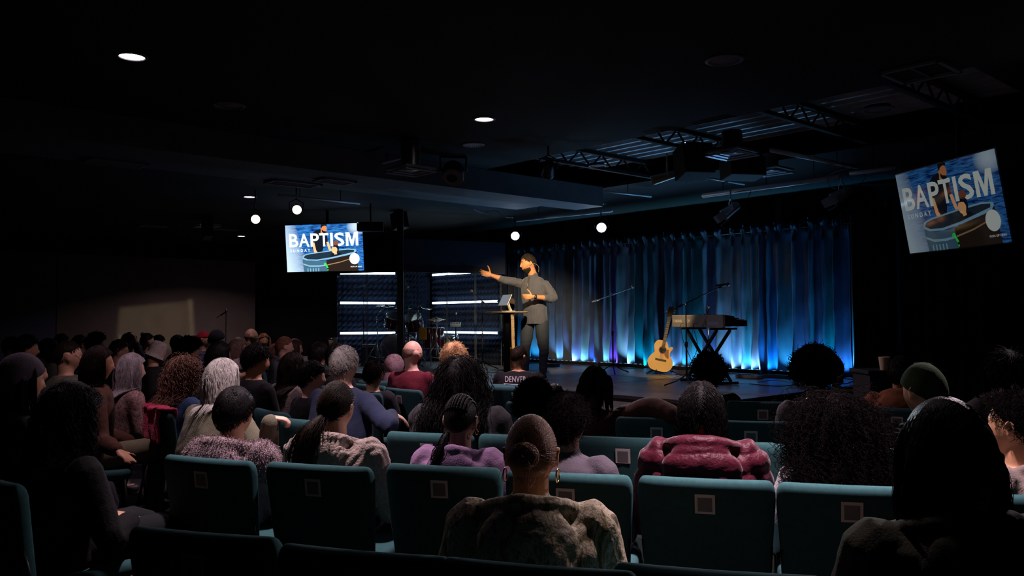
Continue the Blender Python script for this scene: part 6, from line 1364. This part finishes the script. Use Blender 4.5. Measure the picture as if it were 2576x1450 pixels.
# ---------------------------------------------------------------- screens
def screen(c, yaw, tilt, roll, lb, bright, reflect=False):
    r_ = np.array([math.cos(yaw), math.sin(yaw), 0]); n = np.array([math.sin(yaw) * math.cos(tilt), -math.cos(yaw) * math.cos(tilt), -math.sin(tilt)]); u_ = np.cross(r_, -n) * 1.0
    if u_[2] < 0: u_ = -u_
    a = r_ * math.cos(roll) + u_ * math.sin(roll); b = u_ * math.cos(roll) - r_ * math.sin(roll)
    W, H_ = 1.43, .81; c = np.array(c)
    R3 = np.array([a, -n, b]).T; tagk = 'L' if not reflect else 'R'
    e = empty('television', c, 0, lb, 'television')
    obj('bezel', Geo().add(*box(c - n * .03, (W + .03, .05, H_ + .03), R3)), mat('tv_bezel', (.01, .01, .012), .25), e, bevel=.004, world=True)
    obj('mount', Geo().add(*rod(c - n * .05, c - n * .12, .05, 10)).add(*rod(c - n * .12, [(c - n * .12)[0], (c - n * .12)[1], CEIL], .025, 10)), BLACK, e, world=True)
    def P(pts, lay):
        pts = np.asarray(pts, float); return c + a * ((pts[:, :1] - .5) * W) + b * ((.5 - pts[:, 1:2]) * H_) + n * (.0005 + .0006 * lay)
    def lit(key, col, k=1.0):
        m = bpy.data.materials.get('screen_' + key + tagk)
        if m: return m
        m = bpy.data.materials.new('screen_' + key + tagk); m.use_nodes = True; bs = m.node_tree.nodes['Principled BSDF']; bs.inputs['Base Color'].default_value = (.01, .01, .01, 1); bs.inputs['Roughness'].default_value = .06; bs.inputs['Specular IOR Level'].default_value = .8
        bs.inputs['Emission Color'].default_value = (*col, 1); bs.inputs['Emission Strength'].default_value = bright * k; return m
    def part(name, polys, lay, m, par=None):
        g = Geo()
        for pts in polys:
            q = P(pts, lay); g.add(q, [np.arange(len(q))[None, ::-1]])
        o = obj(name, g, m, par or e, world=True); return o
    # sea behind: emission pattern in the panel's own coordinates
    g = Geo().add(P([(0, 0), (1, 0), (1, 1), (0, 1)], 0), [np.array([[3, 2, 1, 0]])]); m = bpy.data.materials.new('screen_sea' + tagk); m.use_nodes = True; nt = m.node_tree; bs = nt.nodes['Principled BSDF']
    o = obj('display', g, m, e, world=True); uvl = o.data.uv_layers.new(name='uv'); 
    for li, l in enumerate(o.data.loops): uvl.data[li].uv = [(0, 1), (1, 1), (1, 0), (0, 0)][l.vertex_index]
    bs.inputs['Base Color'].default_value = (.01, .01, .01, 1); bs.inputs['Roughness'].default_value = .06; L_ = nt.links.new; uvn = nt.nodes.new('ShaderNodeUVMap'); mp = nt.nodes.new('ShaderNodeMapping'); mp.inputs['Scale'].default_value = (5, 22, 1); mp.inputs['Rotation'].default_value = (0, 0, .06); L_(uvn.outputs[0], mp.inputs[0])
    nz = nt.nodes.new('ShaderNodeTexNoise'); nz.inputs['Scale'].default_value = 2.2; nz.inputs['Detail'].default_value = 5; nz.inputs['Distortion'].default_value = .8; L_(mp.outputs[0], nz.inputs['Vector']); rp = nt.nodes.new('ShaderNodeValToRGB'); L_(nz.outputs[0], rp.inputs[0])
    rp.color_ramp.elements[0].position = .35; rp.color_ramp.elements[0].color = (.001, .012, .10, 1); rp.color_ramp.elements[1].position = .68; rp.color_ramp.elements[1].color = (.04, .24, .66, 1)
    sx = nt.nodes.new('ShaderNodeSeparateXYZ'); L_(uvn.outputs[0], sx.inputs[0])
    def mth(op, x, y):
        k = nt.nodes.new('ShaderNodeMath'); k.operation = op
        for i_, v in enumerate((x, y)):
            if isinstance(v, (int, float)): k.inputs[i_].default_value = v
            else: L_(v, k.inputs[i_])
        k.use_clamp = op == 'MAXIMUM' or op == 'MULTIPLY_ADD'; return k.outputs[0]
    X, Y = sx.outputs[0], sx.outputs[1]
    w1 = mth('SUBTRACT', 1, mth('DIVIDE', X, mth('SUBTRACT', .30, mth('MULTIPLY', Y, .16)))); w1 = mth('MAXIMUM', w1, 0); w1 = mth('POWER', w1, .7)
    dx = mth('SUBTRACT', X, .93); dy = mth('SUBTRACT', Y, .93); d2 = mth('ADD', mth('MULTIPLY', mth('MULTIPLY', dx, dx), 55), mth('MULTIPLY', mth('MULTIPLY', dy, dy), 28)); w2 = mth('MAXIMUM', mth('SUBTRACT', 1, d2), 0)
    ww = mth('MAXIMUM', mth('MULTIPLY', w1, mth('SUBTRACT', 1.15, mth('MULTIPLY', Y, .5))), w2)
    mxx = nt.nodes.new('ShaderNodeMix'); mxx.data_type = 'RGBA'; L_(ww, mxx.inputs[0]); L_(rp.outputs[0], mxx.inputs[6]); mxx.inputs[7].default_value = (.50, .64, .74, 1); L_(mxx.outputs[2], bs.inputs['Emission Color']); bs.inputs['Emission Strength'].default_value = bright
    ell = lambda cx, cy, rx_, ry_, n=28, rot=0: [(cx + rx_ * math.cos(t) * math.cos(rot) - ry_ * math.sin(t) * math.sin(rot) * .57, cy + ry_ * math.sin(t) * math.cos(rot) + rx_ * math.cos(t) * math.sin(rot) * 1.76) for t in np.linspace(0, 2 * math.pi, n, endpoint=False)]
    skn = lit('skin', (.62, .22, .08)); sk2 = lit('skin2', (.95, .48, .22)); blk = lit('black', (.006, .010, .018)); jn = lit('jeans', (.04, .12, .36))
    part('picture_jeans', [[(.33, .50), (.38, .52), (.40, .66), (.345, .66)]], 1, jn); part('picture_torso', [[(.355, .19), (.40, .12), (.46, .10), (.53, .14), (.545, .22), (.55, .42), (.50, .44), (.47, .60), (.46, .66), (.40, .66), (.355, .56), (.33, .40), (.34, .28)]], 2, blk)
    part('picture_arm', [[(.345, .38), (.375, .38), (.395, .55), (.43, .64), (.44, .68), (.40, .70), (.385, .66), (.36, .56)]], 3, sk2); part('picture_arm', [[(.53, .38), (.56, .37), (.585, .52), (.63, .62), (.61, .66), (.585, .62), (.555, .53)]], 3, sk2)
    part('picture_face', [ell(.505, .10, .040, .085), [(.47, .12), (.50, .17), (.49, .22), (.46, .17)]], 3, skn); part('picture_hair', [[(.468, .0), (.545, .0), (.548, .04), (.515, .03), (.487, .05), (.475, .09), (.466, .05)], [(.480, .11), (.50, .14), (.54, .155), (.535, .185), (.50, .19), (.48, .16)]], 4, blk)
    m_tub = lit('tub', (.05, .13, .20)); m_tl = lit('tub_light', (.22, .42, .55)); m_td = lit('tub_dark', (.022, .013, .010)); m_wt = lit('water', (.012, .028, .045))
    part('picture_tub', [[(.205, .70), (.225, .64), (.30, .61), (.60, .555), (.80, .53), (.905, .545), (.915, .58), (.88, .64), (.60, .73), (.40, .77), (.27, .76), (.215, .735)]], 5, m_tl); part('picture_water', [[(.225, .695), (.25, .65), (.32, .625), (.60, .575), (.80, .55), (.885, .56), (.88, .60), (.60, .70), (.40, .745), (.28, .735)]], 6, m_wt)
    part('picture_tub_wall', [[(.21, .72), (.27, .765), (.40, .78), (.52, .765), (.53, 1), (.225, 1), (.215, .85)]], 5, m_tub); part('picture_tub_shade', [[(.52, .765), (.60, .735), (.88, .645), (.915, .59), (.93, 1), (.53, 1)]], 5, m_td)
    part('picture_tub_rib', [[(.215, .82), (.30, .865), (.42, .87), (.52, .855), (.52, .88), (.42, .90), (.30, .895), (.22, .85)]] + [[(.27 + .035 * k, .93), (.282 + .035 * k, .93), (.282 + .035 * k, 1), (.27 + .035 * k, 1)] for k in range(5)], 7, m_tl); part('picture_rope', [[(.53, .855), (.70, .80), (.86, .725), (.86, .74), (.70, .82), (.53, .875)]], 7, lit('rope', (.30, .20, .10)))
    part('picture_strap', [[(.495, .82), (.515, .82), (.545, .93), (.525, .93)], [(.53, .96), (.545, .96), (.54, .985), (.53, .98)], [(.485, .84), (.495, .83), (.50, .87), (.493, .87)]], 8, lit('green', (.03, .9, .08)))
    part('picture_shirt', [[(.575, .655), (.61, .615), (.64, .63), (.69, .60), (.73, .645), (.60, .685)]], 7, blk); part('picture_face', [ell(.632, .545, .037, .078), [(.62, .60), (.66, .60), (.665, .64), (.63, .65)]], 8, sk2)
    part('picture_hair', [[(.612, .49), (.63, .445), (.66, .435), (.685, .46), (.692, .52), (.685, .585), (.668, .59), (.672, .53), (.655, .49), (.63, .485)]], 9, blk); part('picture_hair_bun', [ell(.655, .405, .036, .052)], 9, lit('bun', (.22, .07, .04))); part('picture_smile', [[(.610, .585), (.628, .595), (.642, .588), (.628, .608)]], 9, lit('white', (.70, .76, .72)))
    white = lit('lettering', (.72, .80, .76), 1.0)
    def text(s_, u0, u1, v0, v1, lay, bold):
        V, F = textmesh(s_, 1, 1, bold); q = np.stack([u0 + (V[:, 0] + .5) * (u1 - u0), v1 - (V[:, 1] + .5) * (v1 - v0)], 1); o = obj('lettering', (P(q, lay), F), white, e, world=True); o['label'] = 'white ' + s_ + ' lettering'
    [text(c_, a_, b_, .185, .47, 3.5, .02) for c_, a_, b_ in (('B', .045, .165), ('A', .172, .312), ('P', .325, .438), ('T', .440, .562), ('I', .583, .618), ('S', .636, .765))]; part('lettering', [[(.782, .185), (.832, .185), (.862, .355), (.892, .185), (.942, .185), (.942, .47), (.908, .47), (.908, .27), (.876, .47), (.848, .47), (.816, .27), (.816, .47), (.782, .47)]], 3.5, white); text('S U N D A Y', .055, .315, .515, .575, 3.5, .02); text('SIGN UP HERE', .83, .975, .90, .925, 10, .02)
    part('code_disc', [ell(.885, .745, .065, .118, 40)], 10, white)
screen((-3.2256, 14.3259, 2.7429), -.2235, .1068, .0018, 'bright television hanging at the left showing BAPTISM SUNDAY over a blue sea', 1.5)
screen((4.0863, 7.7766, 2.5436), -1.4387, .1813, -.0089, 'dimmer television hanging at the right, angled, showing BAPTISM SUNDAY', .24, True)

# ---------------------------------------------------------------- added box of lamps and masks casting the pale patch on the far wall
gp0 = at(521, 566, 15.0); gr = empty('added_patch_caster', gp0, 0, 'added light box under the far duct casting pale shapes on the brown wall', 'added light source')
wn = np.array([-VD[1], VD[0], 0]); 
def onwall(px, py):
    r = ray(px, py); k = ((WL - CAM) @ wn) / (r @ wn); return CAM + r * k
dz_ = unit(onwall(400, 800) - gp0); da_ = unit(np.cross(dz_, (0, 0, 1))); db_ = np.cross(da_, dz_); RG = np.array([da_, db_, dz_]).T; g = Geo(); gc = gp0 + [0, 0, .08]
for s_ in (-1, 1): g.add(*box(gc + RG @ np.array([s_ * .075, 0, .02]), (.008, .66, .24), RG)); g.add(*box(gc + RG @ np.array([0, s_ * .33, .02]), (.15, .008, .24), RG))
g.add(*box(gc + RG @ np.array([0, 0, -.10]), (.15, .66, .008), RG)); obj('housing', g, BLACK, gr, world=True)
obj('hanger', Geo().add(*rod(gp0 + [0, 0, .41], [gp0[0], gp0[1], CEIL], .012)), BLACK, gr, True, world=True)
def gobo(k, quad, energy, off):
    Q = np.array([onwall(*p) for p in quad]); c = Q.mean(0); src = gp0 + np.array(off); d = unit(c - src); a = unit(np.cross(d, (0, 0, 1))); b = np.cross(a, d)
    I = []
    for q in Q: v = q - src; I.append(src + v * (.12 / (v @ d)))
    m_ = src + d * .12; O = []
    for q in I: v = q - m_; O.append(m_ + a * .055 * np.sign(v @ a) + b * .055 * np.sign(v @ b))
    V = np.array(I + O); F = [np.array([[j, (j + 1) % 4, (j + 1) % 4 + 4, j + 4] for j in range(4)])]
    o = obj('mask_plate', (V, F), BLACK, gr, world=True); so_ = o.modifiers.new('solid', 'SOLIDIFY'); so_.thickness = .002
    lamp('added_patch_lamp', 'SPOT', src, c, energy, (1, .86, .55), .0012, 40, .1)  # added lamp behind its mask, no real fixture
gobo(0, [(299, 772), (415, 752), (487, 758), (478, 900)], 0, (0, 0, 0)) if False else None
gobo(0, [(300, 774), (484, 756), (490, 880), (290, 880)], 200, (0, 0, 0)); gobo(1, [(298, 772), (308, 770), (304, 880), (288, 880)], 260, (.0, 0, .16)); gobo(2, [(414, 748), (436, 748), (428, 830), (422, 830)], 300, (0, 0, .32)); gobo(3, [(474, 752), (484, 752), (492, 880), (482, 880)], 260, (0, 0, -.16))
